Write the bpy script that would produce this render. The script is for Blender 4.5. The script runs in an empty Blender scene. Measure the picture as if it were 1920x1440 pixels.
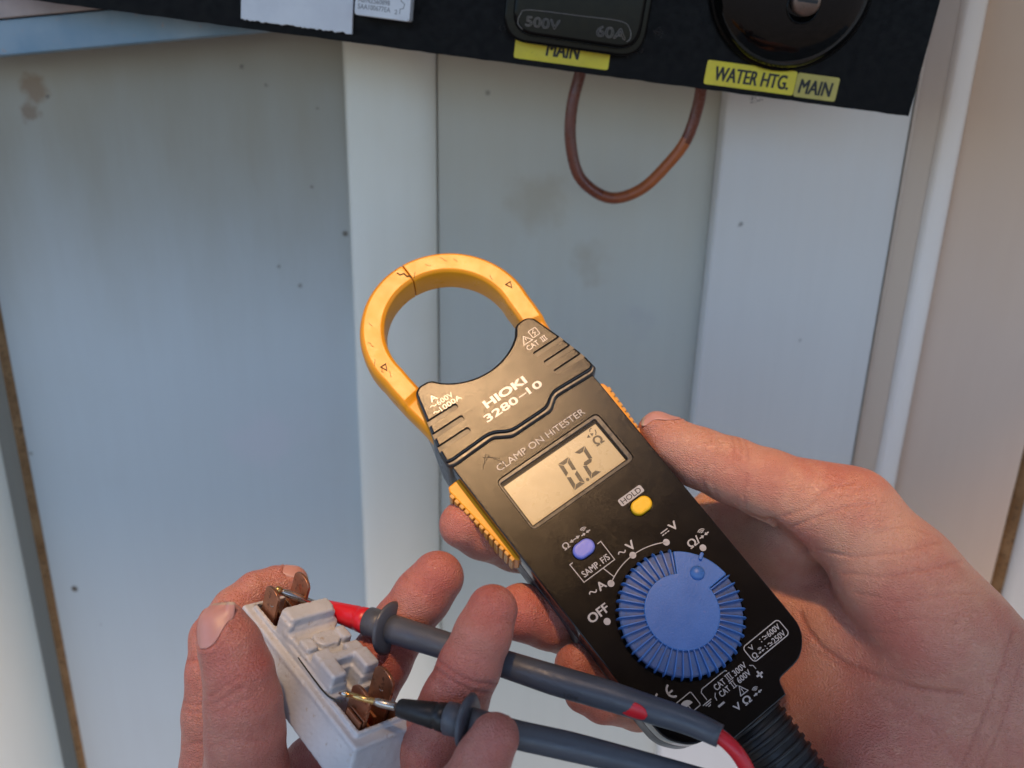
import bpy, bmesh, math, random
import numpy as np
from mathutils import Vector, Matrix
from mathutils.bvhtree import BVHTree
random.seed(4); rng = np.random.default_rng(4)
S = bpy.context.scene; COL = S.collection
PI = math.pi; MM = 0.001

# ------------------------------------------------------------------ camera, sky, sun, exposure
F, CX, CY = 1670., 960., 720.                      # focal length and centre of the 1920x1440 photograph, in its pixels
UP = np.array([104/1670., -4430/1670., -1.]); UP /= np.linalg.norm(UP)
FW = np.array([0, 0, 1.]) - UP*UP[2]; FW /= np.linalg.norm(FW)
RX = np.cross(FW, UP)
R = np.array([RX, FW, UP])                         # camera axes (right, down, forward) -> world
EYE = np.array([0, 0, 1.5])
def ray(p): return np.array([(p[0]-CX)/F, (p[1]-CY)/F, 1.])
def W(q): return np.asarray(q) @ R.T * MM + EYE     # millimetres in front of the camera -> world metres
cam_d = bpy.data.cameras.new('camera'); cam = bpy.data.objects.new('camera', cam_d); COL.objects.link(cam)
cols = [R @ np.array(v, float) for v in ((1, 0, 0), (0, -1, 0), (0, 0, -1))]
cam.matrix_world = Matrix([[cols[0][i], cols[1][i], cols[2][i], EYE[i]] for i in range(3)] + [[0, 0, 0, 1]])
cam_d.sensor_width = 36; cam_d.lens = 36*F/1920; cam_d.clip_start = .01; cam_d.clip_end = 200
cam_d.dof.use_dof = True; cam_d.dof.focus_distance = .300; cam_d.dof.aperture_fstop = 11
S.camera = cam
SUN_EL, SUN_AZ = 72, 193                           # degrees; azimuth clockwise from +Y (the wall is at +Y)
w = bpy.data.worlds.new('World'); S.world = w; w.use_nodes = True
nt = w.node_tree; bg = nt.nodes['Background']
sky = nt.nodes.new('ShaderNodeTexSky'); sky.sky_type = 'NISHITA'; sky.sun_disc = False
sky.sun_elevation = math.radians(SUN_EL); sky.sun_rotation = math.radians(SUN_AZ)
sky.air_density = 1.0; sky.dust_density = 1.0; sky.ozone_density = 4.5
nt.links.new(sky.outputs[0], bg.inputs[0]); bg.inputs[1].default_value = .15
sd = bpy.data.lights.new('sun', 'SUN'); sd.energy = 1.25; sd.angle = math.radians(3.5); sd.color = (1, .60, .28)
sun = bpy.data.objects.new('sun', sd); COL.objects.link(sun)
e, a = math.radians(SUN_EL), math.radians(SUN_AZ)
sdir = Vector((math.cos(e)*math.sin(a), math.cos(e)*math.cos(a), math.sin(e)))
sun.rotation_euler = sdir.to_track_quat('Z', 'Y').to_euler()
S.render.engine = 'CYCLES'; S.cycles.use_denoising = True
S.view_settings.view_transform = 'Standard'; S.view_settings.look = 'None'
S.view_settings.exposure = 1.15; S.view_settings.gamma = 1; S.view_settings.use_curve_mapping = False

# ------------------------------------------------------------------ materials
def inp(b, n, v):
    if n in b.inputs: b.inputs[n].default_value = v
class N:
    def __init__(s, name):
        s.m = bpy.data.materials.new(name); s.m.use_nodes = True; s.t = s.m.node_tree
        s.b = s.t.nodes['Principled BSDF']; s.tc = s.t.nodes.new('ShaderNodeTexCoord')
    def new(s, k, **kw):
        n = s.t.nodes.new(k)
        for a_, v in kw.items(): setattr(n, a_, v)
        return n
    def link(s, a_, b_): s.t.links.new(a_, b_)
    def noise(s, scale, detail=4, rough=.55, stretch=None, dist=0, coord='Object'):
        n = s.new('ShaderNodeTexNoise'); n.inputs['Scale'].default_value = scale
        n.inputs['Detail'].default_value = detail; n.inputs['Roughness'].default_value = rough
        n.inputs['Distortion'].default_value = dist
        src = s.tc.outputs[coord]
        if stretch:
            mp = s.new('ShaderNodeMapping'); mp.inputs['Scale'].default_value = stretch
            s.link(src, mp.inputs[0]); src = mp.outputs[0]
        s.link(src, n.inputs['Vector']); return n.outputs['Fac']
    def voro(s, scale, feature='F1', stretch=None):
        n = s.new('ShaderNodeTexVoronoi', feature=feature); n.inputs['Scale'].default_value = scale
        src = s.tc.outputs['Object']
        if stretch:
            mp = s.new('ShaderNodeMapping'); mp.inputs['Scale'].default_value = stretch
            s.link(src, mp.inputs[0]); src = mp.outputs[0]
        s.link(src, n.inputs['Vector']); return n.outputs['Distance']
    def ramp(s, fac, a_, b_, lo=0., hi=1.):
        n = s.new('ShaderNodeMapRange'); n.inputs[1].default_value = a_; n.inputs[2].default_value = b_
        n.inputs[3].default_value = lo; n.inputs[4].default_value = hi; n.interpolation_type = 'SMOOTHSTEP'
        s.link(fac, n.inputs[0]); return n.outputs[0]
    def mix(s, fac, c1, c2):
        n = s.new('ShaderNodeMix', data_type='RGBA')
        if isinstance(fac, (int, float)): n.inputs[0].default_value = fac
        else: s.link(fac, n.inputs[0])
        for k, c in ((6, c1), (7, c2)):
            if isinstance(c, tuple): n.inputs[k].default_value = (*c[:3], 1)
            else: s.link(c, n.inputs[k])
        return n.outputs[2]
    def math(s, op, a_, b_=None):
        n = s.new('ShaderNodeMath', operation=op)
        for k, v in ((0, a_), (1, b_)):
            if v is None: continue
            if isinstance(v, (int, float)): n.inputs[k].default_value = v
            else: s.link(v, n.inputs[k])
        return n.outputs[0]
    def bump(s, h, strength, dist, prev=None):
        n = s.new('ShaderNodeBump'); n.inputs['Strength'].default_value = strength; n.inputs['Distance'].default_value = dist
        s.link(h, n.inputs['Height'])
        if prev is not None: s.link(prev, n.inputs['Normal'])
        return n.outputs[0]
    def col(s, c):
        if isinstance(c, tuple): s.b.inputs['Base Color'].default_value = (*c[:3], 1)
        else: s.link(c, s.b.inputs['Base Color'])
    def rough(s, r):
        if isinstance(r, (int, float)): s.b.inputs['Roughness'].default_value = r
        else: s.link(r, s.b.inputs['Roughness'])
    def normal(s, n): s.link(n, s.b.inputs['Normal'])

def plastic(name, c1, c2, rough=.4, rvar=.12, grain=900, gstr=.25, spec=.4, dirt=None, dthr=(.62, .72), big=60):
    n = N(name)
    c = n.mix(n.ramp(n.noise(big, 5), .3, .7), c1, c2)
    if dirt: c = n.mix(n.ramp(n.noise(big*7, 6, .7), *dthr), c, dirt)
    n.col(c); n.rough(n.ramp(n.noise(big*2.3, 5), .3, .7, rough-rvar, rough+rvar))
    n.normal(n.bump(n.noise(grain, 2, .6), gstr, .0003*900/max(grain, 900))); inp(n.b, 'Specular IOR Level', spec); return n.m

def wall_paint(name, base, dark, stains=(), streak=True, rough=.36, spec=.5, top_shade=None):
    """painted sheet metal: faint vertical streaks, grime with its own shape, painted shade at the top, fly specks at world positions"""
    n = N(name)
    st = n.noise(9, 5, .6, (14, 3, .9))
    c = n.mix(n.ramp(st, .3, .8), base, dark)
    blot = n.noise(7, 6, .62)
    c = n.mix(n.math('MULTIPLY', n.ramp(blot, .55, .78), .14), c, tuple(v*k for v, k in zip(base, (.80, .74, .62))))
    if top_shade:                                   # shade below the board painted as a tan gradient, ragged edge
        (zc, zr), tcol, amt = top_shade
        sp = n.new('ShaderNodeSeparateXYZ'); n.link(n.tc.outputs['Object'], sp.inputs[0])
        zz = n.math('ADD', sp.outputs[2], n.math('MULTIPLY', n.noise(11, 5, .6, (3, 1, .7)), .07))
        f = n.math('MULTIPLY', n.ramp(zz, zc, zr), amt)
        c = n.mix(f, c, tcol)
    specks = n.voro(16); c = n.mix(n.ramp(specks, .045, .022), c, (.11, .09, .07))
    for (x, y, z, r, colr, amt) in stains:
        vd = n.new('ShaderNodeVectorMath', operation='DISTANCE')
        mp = n.new('ShaderNodeVectorMath', operation='ADD')
        nz = n.new('ShaderNodeTexNoise'); nz.inputs['Scale'].default_value = 1.1/r; nz.inputs['Detail'].default_value = 4
        n.link(n.tc.outputs['Object'], nz.inputs['Vector'])
        sc = n.new('ShaderNodeVectorMath', operation='SCALE'); n.link(nz.outputs['Color'], sc.inputs[0]); sc.inputs['Scale'].default_value = r*1.5
        n.link(n.tc.outputs['Object'], mp.inputs[0]); n.link(sc.outputs[0], mp.inputs[1])
        n.link(mp.outputs[0], vd.inputs[0]); vd.inputs[1].default_value = (x+r*.75, y-.5+r*.75, z-1.5+r*.75)
        f = n.math('MULTIPLY', n.ramp(vd.outputs['Value'], r, r*.35), amt)
        c = n.mix(f, c, colr)
    n.col(c); n.rough(n.ramp(n.noise(13, 5), .3, .7, rough-.07, rough+.12)); inp(n.b, 'Specular IOR Level', spec)
    b1 = n.bump(n.noise(14, 3, .5, (3, 1, .8)), .04, .002)
    n.normal(n.bump(n.noise(500, 3), .10, .0004, b1)); return n.m

def skin(name, base, red, grime=None):
    n = N(name)
    at = n.new('ShaderNodeAttribute', attribute_name='tint')
    v = n.noise(38, 4, .6); v2 = n.noise(160, 4, .65)
    c = n.mix(n.ramp(v, .38, .66), base, tuple(b*.5+r_*.5 for b, r_ in zip(base, red)))
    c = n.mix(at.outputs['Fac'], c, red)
    c = n.mix(n.math('MULTIPLY', n.ramp(n.noise(75, 5, .7, None, .6), .5, .7), .35), c, tuple(b*.45+r_*.5 for b, r_ in zip(base, red)))
    c = n.mix(n.math('MULTIPLY', n.ramp(n.noise(900, 3, .7), .58, .7), .25), c, tuple(x*k for x, k in zip(base, (.72, .60, .58))))
    c = n.mix(n.math('MULTIPLY', n.ramp(v2, .5, .75), .35), c, tuple(x*k for x, k in zip(base, (1.12, 1.12, 1.08))))
    crs = n.new('ShaderNodeAttribute', attribute_name='crease')
    c = n.mix(n.math('MULTIPLY', crs.outputs['Fac'], .35), c, tuple(x*k for x, k in zip(red, (.72, .5, .45))))
    if grime:
        gr = n.new('ShaderNodeAttribute', attribute_name='grime')
        f = n.math('MULTIPLY', gr.outputs['Fac'], n.ramp(n.noise(1100, 6, .8), .40, .75)); c = n.mix(f, c, grime)
    n.col(c); n.rough(n.ramp(n.noise(300, 4), .3, .7, .34, .48)); inp(n.b, 'Specular IOR Level', .5)
    inp(n.b, 'Subsurface Weight', .35); n.b.inputs['Subsurface Radius'].default_value = (1, .32, .18); inp(n.b, 'Subsurface Scale', .0032)
    cells = n.voro(900, 'DISTANCE_TO_EDGE', (1, 1, 1.5))
    wr = n.noise(200, 5, .65, (1, 2.2, 1), 1.2)
    fp = n.new('ShaderNodeTexWave', wave_type='RINGS'); fp.inputs['Scale'].default_value = 420; fp.inputs['Distortion'].default_value = 3.2
    fp.inputs['Detail'].default_value = 1; fp.inputs['Detail Scale'].default_value = .25; n.link(n.tc.outputs['Object'], fp.inputs['Vector'])
    b0 = n.bump(fp.outputs['Fac'], .16, .00012)
    b1 = n.bump(n.ramp(cells, 0, .3), .8, .00022, b0)
    b2 = n.bump(wr, .45, .0007, b1)
    w2 = n.new('ShaderNodeTexNoise'); w2.inputs['Scale'].default_value = 95; w2.inputs['Detail'].default_value = 3; w2.inputs['Distortion'].default_value = 1.5
    mp = n.new('ShaderNodeMapping'); mp.inputs['Rotation'].default_value = (.3, .5, .45); mp.inputs['Scale'].default_value = (1, 1, 4.5); n.link(n.tc.outputs['Object'], mp.inputs[0]); n.link(mp.outputs[0], w2.inputs['Vector'])
    ln = n.math('ABSOLUTE', n.math('SUBTRACT', w2.outputs['Fac'], .5)); n.normal(n.bump(n.ramp(ln, 0, .035), .35, .0005, b2)); return n.m

M = {}
M['body'] = plastic('charcoal_plastic', (.0045, .0034, .0034), (.006, .0045, .0044), .18, .02, 3500, .44, .21, (.012, .012, .011), (.70, .84), 45)
M['body_side'] = plastic('smooth_black_plastic', (.018, .018, .020), (.026, .026, .028), .30, .07, 500, .15, .5)
M['back_shell'] = plastic('dark_grey_plastic', (.045, .046, .050), (.06, .06, .065), .4, .08, 700, .2, .5)
M['yellow'] = plastic('worn_yellow_plastic', (.86, .35, .014), (.80, .32, .014), .30, .03, 3500, .40, .30, (.40, .19, .03), (.74, .84), 70)
M['yellow_dark'] = plastic('grimy_yellow_plastic', (.72, .34, .05), (.58, .28, .05), .42, .08, 1000, .3, .5, (.22, .11, .03), (.6, .75), 120)
M['button_yellow'] = plastic('yellow_button', (.78, .46, .015), (.72, .42, .015), .36, .05, 900, .15)
M['button_blue'] = plastic('violet_blue_button', (.16, .19, .62), (.15, .18, .57), .36, .05, 900, .15)
M['blue'] = plastic('blue_dial_plastic', (.030, .11, .35), (.036, .125, .385), .42, .06, 1400, .3, .5, (.10, .13, .34), (.6, .75), 90)
M['blue_floor'] = plastic('dusty_blue_plastic', (.06, .13, .32), (.09, .12, .25), .55, .08, 1400, .4, .4, (.13, .10, .10), (.55, .68), 130)
M['print'] = plastic('grey_printing', (.42, .405, .40), (.36, .345, .34), .22, .02, 4000, .28, .27, (.12, .11, .10), (.76, .82), 160)
M['print_cap'] = plastic('worn_cream_printing', (.80, .72, .62), (.72, .64, .55), .20, .02, 4000, .28, .27, (.20, .15, .12), (.78, .84), 220)
M['lcd'] = plastic('lcd_film', (.40, .325, .18), (.37, .30, .165), .30, .05, 1800, .12, .6)
M['segment'] = plastic('lcd_segment', (.022, .022, .018), (.03, .03, .024), .4, .05)
M['ceramic'] = plastic('white_ceramic', (.50, .52, .55), (.42, .44, .47), .38, .12, 650, .3, .5, (.34, .27, .19), (.58, .74), 60)
M['grey_rubber'] = plastic('grey_probe_plastic', (.055, .062, .078), (.07, .077, .093), .42, .1, 900, .3, .5, (.16, .14, .13), (.66, .8), 80)
M['black_rubber'] = plastic('black_rubber', (.010, .010, .011), (.016, .016, .017), .45, .12, 900, .3, .4, (.05, .045, .04), (.68, .78), 90)
M['red'] = plastic('red_plastic', (.62, .012, .022), (.52, .010, .02), .36, .08, 900, .2, .5)
M['black_board'] = plastic('black_phenolic_board', (.003, .003, .0035), (.005, .0045, .005), .42, .10, 300, .2, .10, (.03, .028, .026), (.72, .80), 120)
M['dome'] = plastic('polished_black_bakelite', (.0025, .0025, .0025), (.003, .003, .003), .06, .02, 400, .02, .32, (.02, .018, .016), (.74, .82), 150)
M['bakelite'] = plastic('black_bakelite', (.0025, .0025, .0025), (.003, .003, .003), .13, .03, 400, .03, .13, (.035, .03, .028), (.72, .8), 150)
M['label_yellow'] = plastic('yellow_label', (.72, .60, .03), (.62, .50, .035), .45, .08, 500, .15, .4, (.33, .24, .04), (.6, .75), 90)
M['label_old'] = plastic('faded_yellow_label', (.50, .42, .10), (.42, .34, .09), .5, .08, 500, .15, .4, (.25, .19, .06), (.6, .75), 110)
M['ink'] = plastic('black_ink', (.010, .010, .010), (.016, .016, .015), .5, .05)
M['ink_grey'] = plastic('grey_ink', (.16, .17, .18), (.22, .23, .24), .5, .05)
M['white_plastic'] = plastic('white_plastic', (.62, .64, .66), (.55, .57, .60), .4, .1, 500, .15, .5, (.35, .33, .30), (.66, .78), 70)
M['wire'] = plastic('brown_insulation', (.17, .042, .02), (.13, .034, .018), .32, .1, 900, .2, .5, (.08, .03, .02), (.6, .75), 120)
M['wire_lit'] = plastic('lit_brown_insulation', (.42, .12, .025), (.36, .10, .025), .42, .1, 900, .2, .5)
M['seam'] = plastic('brown_rusty_seam', (.22, .12, .05), (.32, .19, .09), .7, .1, 500, .5, .3, (.07, .04, .02), (.5, .7), 60)
M['blue_paint'] = plastic('pale_blue_paint', (.16, .27, .36), (.24, .33, .40), .4, .1, 300, .2, .5, (.34, .27, .24), (.60, .70), 30)
M['pink_paint'] = plastic('pinkish_primer', (.46, .37, .34), (.36, .30, .28), .5, .1, 300, .2, .4)
M['grime_fluff'] = plastic('grey_fluff', (.10, .09, .08), (.06, .05, .05), .9, .05)
def metal(name, c1, c2, rough=.3, dirt=None):
    n = N(name); c = n.mix(n.ramp(n.noise(110, 5), .35, .65), c1, c2)
    if dirt: c = n.mix(n.ramp(n.noise(420, 6, .7), .55, .68), c, dirt)
    n.col(c); inp(n.b, 'Metallic', .9); n.rough(n.ramp(n.noise(260, 5), .3, .7, rough-.08, rough+.18))
    n.normal(n.bump(n.noise(900, 3), .25, .0001)); return n.m
M['copper'] = metal('tarnished_copper', (.50, .23, .13), (.36, .17, .10), .34, (.13, .07, .05))
M['copper_bright'] = metal('worn_copper', (.62, .27, .11), (.5, .22, .10), .28)
M['steel'] = metal('steel_pin', (.55, .52, .48), (.46, .43, .40), .2)
M['brass'] = metal('brass_pin', (.65, .42, .16), (.55, .35, .14), .22)
M['old_screw'] = metal('corroded_screw', (.20, .13, .10), (.12, .085, .07), .45, (.12, .09, .07))
M['nail'] = None
nn = N('fingernail'); nn.col(nn.mix(nn.ramp(nn.noise(60, 3), .4, .6), (.54, .28, .24), (.48, .24, .205))); nn.rough(.42)
inp(nn.b, 'Subsurface Weight', .3); nn.b.inputs['Subsurface Radius'].default_value = (1, .4, .25); inp(nn.b, 'Subsurface Scale', .0015)
nn.normal(nn.bump(nn.noise(500, 3, .5, (8, 1, 1)), .15, .0001)); M['nail'] = nn.m
nn = N('nail_edge'); nn.col((.42, .31, .23)); nn.rough(.4); M['nail_edge'] = nn.m
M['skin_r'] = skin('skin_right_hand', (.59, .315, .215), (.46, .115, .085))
M['skin_l'] = skin('skin_left_hand', (.49, .225, .17), (.40, .085, .07), (.14, .08, .065))  # shade on the left hand is put into this darker skin
# clear window pane: transparent with a Fresnel gloss
g = N('clear_pane'); tr = g.new('ShaderNodeBsdfTransparent'); gl = g.new('ShaderNodeBsdfGlossy'); gl.inputs['Roughness'].default_value = .22
fr = g.new('ShaderNodeFresnel'); fr.inputs[0].default_value = 1.16; mx = g.new('ShaderNodeMixShader')
g.link(fr.outputs[0], mx.inputs[0]); g.link(tr.outputs[0], mx.inputs[1]); g.link(gl.outputs[0], mx.inputs[2])
g.link(mx.outputs[0], g.t.nodes['Material Output'].inputs[0]); M['glass'] = g.m
CREAM = (.46, .45, .41); CREAM2 = (.41, .40, .37)
def spots(lst, r=.0016, c=(.10, .08, .065), amt=.85):
    out_ = []
    for p_ in lst:
        q_ = R @ ray(p_); q_ = q_*(500/q_[1])*MM+EYE; rr_ = r*random.uniform(.6, 1.3); out_.append((q_[0], q_[1], q_[2], rr_, c, amt*random.uniform(.6, 1)))
    return out_
M['wall_left'] = wall_paint('cream_paint_large_panel', (.51, .565, .58), (.50, .55, .565),  # blue sky light is mixed into this panel's cream
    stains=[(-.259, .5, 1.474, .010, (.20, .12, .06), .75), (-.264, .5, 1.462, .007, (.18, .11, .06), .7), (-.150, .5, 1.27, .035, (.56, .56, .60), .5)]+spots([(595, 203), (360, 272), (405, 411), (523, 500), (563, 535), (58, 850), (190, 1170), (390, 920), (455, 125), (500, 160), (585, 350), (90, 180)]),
    top_shade=((-.16, .04), (.26, .215, .13), .85))
M['wall_strip'] = wall_paint('cream_paint_cover_strip', (.82, .80, .70), (.80, .78, .68), stains=spots([(797, 237), (703, 392)]), top_shade=((-.06, .06), (.66, .56, .38), .45))
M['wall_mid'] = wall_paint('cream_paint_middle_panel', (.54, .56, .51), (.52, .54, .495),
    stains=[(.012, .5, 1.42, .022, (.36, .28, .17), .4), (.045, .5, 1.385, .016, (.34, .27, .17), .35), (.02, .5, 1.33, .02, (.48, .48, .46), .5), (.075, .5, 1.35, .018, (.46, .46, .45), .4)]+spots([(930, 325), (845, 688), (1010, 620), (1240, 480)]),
    top_shade=((-.13, .03), (.46, .37, .23), .6))
M['wall_bright'] = wall_paint('white_paint_panel', (.70, .69, .66), (.68, .67, .64), stains=spots([(1388, 420), (1500, 640)]), top_shade=((-.10, .05), (.70, .56, .42), .4))
M['bead'] = wall_paint('cream_bead_paint', (.88, .80, .72), (.86, .78, .70), top_shade=((-.10, .05), (.80, .60, .42), .5))
M['wall_taupe'] = wall_paint('taupe_paint_return', (.68, .54, .42), (.66, .52, .405))  # warm light on the right is put into bead, return and side tones
M['wall_right'] = wall_paint('warm_lit_beige_paint', (.70, .53, .41), (.68, .51, .395), stains=spots([(1832, 370), (1818, 390), (1780, 560), (1800, 800)], .002, (.26, .18, .13)), top_shade=((-.12, .05), (.68, .44, .25), .6))

# ------------------------------------------------------------------ mesh helpers
def tag(o, label=None, cat=None, group=None, kind=None):
    if label: o['label'] = label
    if cat: o['category'] = cat
    if group: o['group'] = group
    if kind: o['kind'] = kind
    return o
def link(name, me, mat=None, parent=None, smooth=True):
    o = bpy.data.objects.new(name, me); COL.objects.link(o)
    if mat is not None and not me.materials: me.materials.append(mat)
    if parent: o.parent = parent
    if smooth and len(me.polygons): me.polygons.foreach_set('use_smooth', [True]*len(me.polygons))
    return o
def mesh(name, v, f, mat=None, parent=None, smooth=True, scale=MM):
    me = bpy.data.meshes.new(name); me.from_pydata([tuple(np.asarray(p)*scale) for p in v], [], f); me.update()
    bm = bmesh.new(); bm.from_mesh(me); bmesh.ops.remove_doubles(bm, verts=bm.verts, dist=1e-6*max(scale/MM, 1)); bmesh.ops.recalc_face_normals(bm, faces=bm.faces); bm.to_mesh(me); bm.free()
    return link(name, me, mat, parent, smooth)
def bevel(o, w_, seg=3, angle=35):
    b = o.modifiers.new('bevel', 'BEVEL'); b.width = w_*MM; b.segments = seg; b.limit_method = 'ANGLE'; b.angle_limit = math.radians(angle); b.harden_normals = False
    n = o.modifiers.new('wn', 'WEIGHTED_NORMAL'); n.keep_sharp = True; return o
def bake(o):
    dg = bpy.context.evaluated_depsgraph_get(); me = bpy.data.meshes.new_from_object(o.evaluated_get(dg)); o.modifiers.clear(); o.data = me; return o
def prism_vf(out, z0, z1):
    n = len(out); v = [(x, y, z0) for x, y in out]+[(x, y, z1) for x, y in out]
    f = [tuple(range(n))[::-1], tuple(range(n, 2*n))]+[(i, (i+1) % n, n+(i+1) % n, n+i) for i in range(n)]
    return v, f
def prism(name, out, z0, z1, mat, parent=None, bev=0, seg=3, smooth=True):
    v, f = prism_vf(out, z0, z1); o = mesh(name, v, f, mat, parent, smooth and bev > 0)
    if bev: bevel(o, bev, seg)
    return o
def box(name, x0, x1, y0, y1, z0, z1, mat, parent=None, bev=0):
    return prism(name, [(x0, y0), (x1, y0), (x1, y1), (x0, y1)], z0, z1, mat, parent, bev)
def rrect(x0, x1, y0, y1, r, n=6):
    p = []
    for cx, cy, a0 in ((x1-r, y1-r, 0), (x0+r, y1-r, 90), (x0+r, y0+r, 180), (x1-r, y0+r, 270)):
        for k in range(n+1):
            t = math.radians(a0+90*k/n); p.append((cx+r*math.cos(t), cy+r*math.sin(t)))
    return p
def roundpoly(pts, rs, n=5):
    """polygon with rounded corners; rs radius or list"""
    out = []; L = len(pts)
    for i in range(L):
        p = np.array(pts[i], float); a_ = np.array(pts[i-1], float)-p; b_ = np.array(pts[(i+1) % L], float)-p
        r = rs[i] if isinstance(rs, (list, tuple)) else rs
        la, lb = np.linalg.norm(a_), np.linalg.norm(b_); d = min(r, la*.45, lb*.45)
        if d < 1e-3: out.append(tuple(p)); continue
        a_ = p+a_/la*d; b_ = p+b_/lb*d
        for k in range(n+1):
            t = k/n; q = a_*(1-t)**2+2*p*t*(1-t)+b_*t*t; out.append(tuple(q))
    return out
def circle(cx, cy, r, n=32, a0=0, a1=360):
    full = abs(a1-a0) >= 360
    return [(cx+r*math.cos(math.radians(a0+(a1-a0)*k/(n if full else n-1))), cy+r*math.sin(math.radians(a0+(a1-a0)*k/(n if full else n-1)))) for k in range(n)]
def stroke_vf(pts, w_, z, closed=False):
    p = [np.array(q, float) for q in pts]; n = len(p); v = []; f = []
    for i in range(n):
        a_ = p[i-1] if (i > 0 or closed) else p[i]; b_ = p[(i+1) % n] if (i < n-1 or closed) else p[i]
        d0 = p[i]-a_; d1 = b_-p[i]
        d0 = d0/np.linalg.norm(d0) if np.linalg.norm(d0) > 0 else None; d1 = d1/np.linalg.norm(d1) if np.linalg.norm(d1) > 0 else None
        d = d0 if d1 is None else d1 if d0 is None else d0+d1
        d = d/np.linalg.norm(d); nrm = np.array([-d[1], d[0]]); k = 1.
        if d0 is not None and d1 is not None: k = 1/max(.45, abs(nrm @ np.array([-d0[1], d0[0]])))
        v += [(*(p[i]+nrm*w_/2*k), z), (*(p[i]-nrm*w_/2*k), z)]
    for i in range(n if closed else n-1):
        j = (i+1) % n; f.append((2*i, 2*i+1, 2*j+1, 2*j))
    return v, f
class Flat:
    """flat printing collected into one mesh (one legend)"""
    def __init__(s, z): s.v, s.f, s.z = [], [], z
    def add(s, v, f):
        k = len(s.v); s.v += v; s.f += [tuple(i+k for i in q) for q in f]; return s
    def line(s, pts, w_, closed=False): return s.add(*stroke_vf(pts, w_, s.z, closed))
    def poly(s, pts): return s.add([(x, y, s.z) for x, y in pts], [tuple(range(len(pts)))])
    def dot(s, x, y, r): return s.poly(circle(x, y, r, 20))
    def text(s, t, x0, x1, y0, y1, bold=0., shear=0.):
        b = bold*(y1-y0)*1.6; v, f = text_vf(t, x0+b, x1-b, y0+b*.6, y1-b*.6, 0, shear)
        for k, (dx, dy) in enumerate(((0, 0), (b, b*.5), (-b, -b*.5), (b, -b*.5), (-b, b*.5)) if bold > .008 else ((0, 0),)):
            s.add([(a_+dx, b_+dy, s.z+k*.004) for a_, b_ in v], f)
        return s
    def build(s, name, mat, parent):
        o = mesh(name, s.v, s.f, mat, parent, False)
        me = o.data
        if sum(p.normal.z for p in me.polygons) < 0: me.flip_normals()
        return o
def text_vf(t, x0, x1, y0, y1, bold=0., shear=0.):
    c = bpy.data.curves.new('t', 'FONT'); c.body = t; c.size = 1; c.offset = bold; c.shear = shear; c.resolution_u = 3
    o = bpy.data.objects.new('t', c); COL.objects.link(o)
    dg = bpy.context.evaluated_depsgraph_get(); me = bpy.data.meshes.new_from_object(o.evaluated_get(dg))
    v = np.array([p.co[:2] for p in me.vertices]); f = [tuple(p.vertices) for p in me.polygons]
    bpy.data.objects.remove(o); bpy.data.curves.remove(c); bpy.data.meshes.remove(me)
    lo, hi = v.min(0), v.max(0)
    v = (v-lo)/(hi-lo)*np.array([x1-x0, y1-y0])+np.array([x0, y0])
    return [tuple(q) for q in v], f
def tube_vf(path, radii, n=14, cap=True, squash=1.):
    path = [np.array(p, float) for p in path]; L = len(path); v = []; f = []
    if isinstance(radii, (int, float)): radii = [radii]*L
    up = None
    for i in range(L):
        d = path[min(i+1, L-1)]-path[max(i-1, 0)]; d /= np.linalg.norm(d)
        if up is None:
            up = np.array([0, 0, 1.]) if abs(d[2]) < .9 else np.array([1., 0, 0])
        up = up-d*(up @ d); up /= np.linalg.norm(up); s_ = np.cross(d, up)
        for k in range(n):
            t = 2*PI*k/n; v.append(path[i]+(up*math.cos(t)*squash+s_*math.sin(t))*radii[i])
    for i in range(L-1):
        for k in range(n):
            f.append((i*n+k, i*n+(k+1) % n, (i+1)*n+(k+1) % n, (i+1)*n+k))
    if cap: f += [tuple(range(n))[::-1], tuple(range((L-1)*n, L*n))]
    return v, f
def tube(name, path, radii, mat, parent=None, n=14, squash=1.): return mesh(name, *tube_vf(path, radii, n, True, squash), mat, parent)
def spline(pts, n=8):
    P_ = [np.array(p, float) for p in pts]; P_ = [2*P_[0]-P_[1]]+P_+[2*P_[-1]-P_[-2]]; out = []
    for i in range(1, len(P_)-2):
        for k in range(n):
            t = k/n; a_, b_, c_, d_ = P_[i-1:i+3]
            out.append(.5*((2*b_)+(-a_+c_)*t+(2*a_-5*b_+4*c_-d_)*t*t+(-a_+3*b_-3*c_+d_)*t**3))
    out.append(P_[-2]); return out
def lathe_vf(prof, n=48, a0=0, a1=360):
    v = []; f = []
    for r, z in prof:
        for k in range(n): t = 2*PI*k/n; v.append((r*math.cos(t), r*math.sin(t), z))
    L = len(prof)
    for i in range(L-1):
        for k in range(n): f.append((i*n+k, i*n+(k+1) % n, (i+1)*n+(k+1) % n, (i+1)*n+k))
    f += [tuple(range(n))[::-1], tuple(range((L-1)*n, L*n))]; return v, f
def lathe(name, prof, c, mat, parent, n=48):
    v, f = lathe_vf(prof, n); return mesh(name, [(x+c[0], y+c[1], z+c[2]) for x, y, z in v], f, mat, parent)
def empty(name, M4=None, loc=None):
    o = bpy.data.objects.new(name, None); COL.objects.link(o); o.empty_display_size = .02
    if M4 is not None: o.matrix_world = M4
    if loc is not None: o.location = loc
    return o
def frame(O_mm, ax, ay, az):
    """matrix of a local frame given in camera millimetres"""
    o = W(O_mm); A = [R @ np.asarray(q) for q in (ax, ay, az)]
    return Matrix([[A[0][i], A[1][i], A[2][i], o[i]] for i in range(3)]+[[0, 0, 0, 1]])
def cut(o, cutter):
    for q in [q for q in o.modifiers if q.type == 'WEIGHTED_NORMAL']: o.modifiers.remove(q)
    m = o.modifiers.new('cut', 'BOOLEAN'); m.object = cutter; m.operation = 'DIFFERENCE'; m.solver = 'EXACT'
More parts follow.
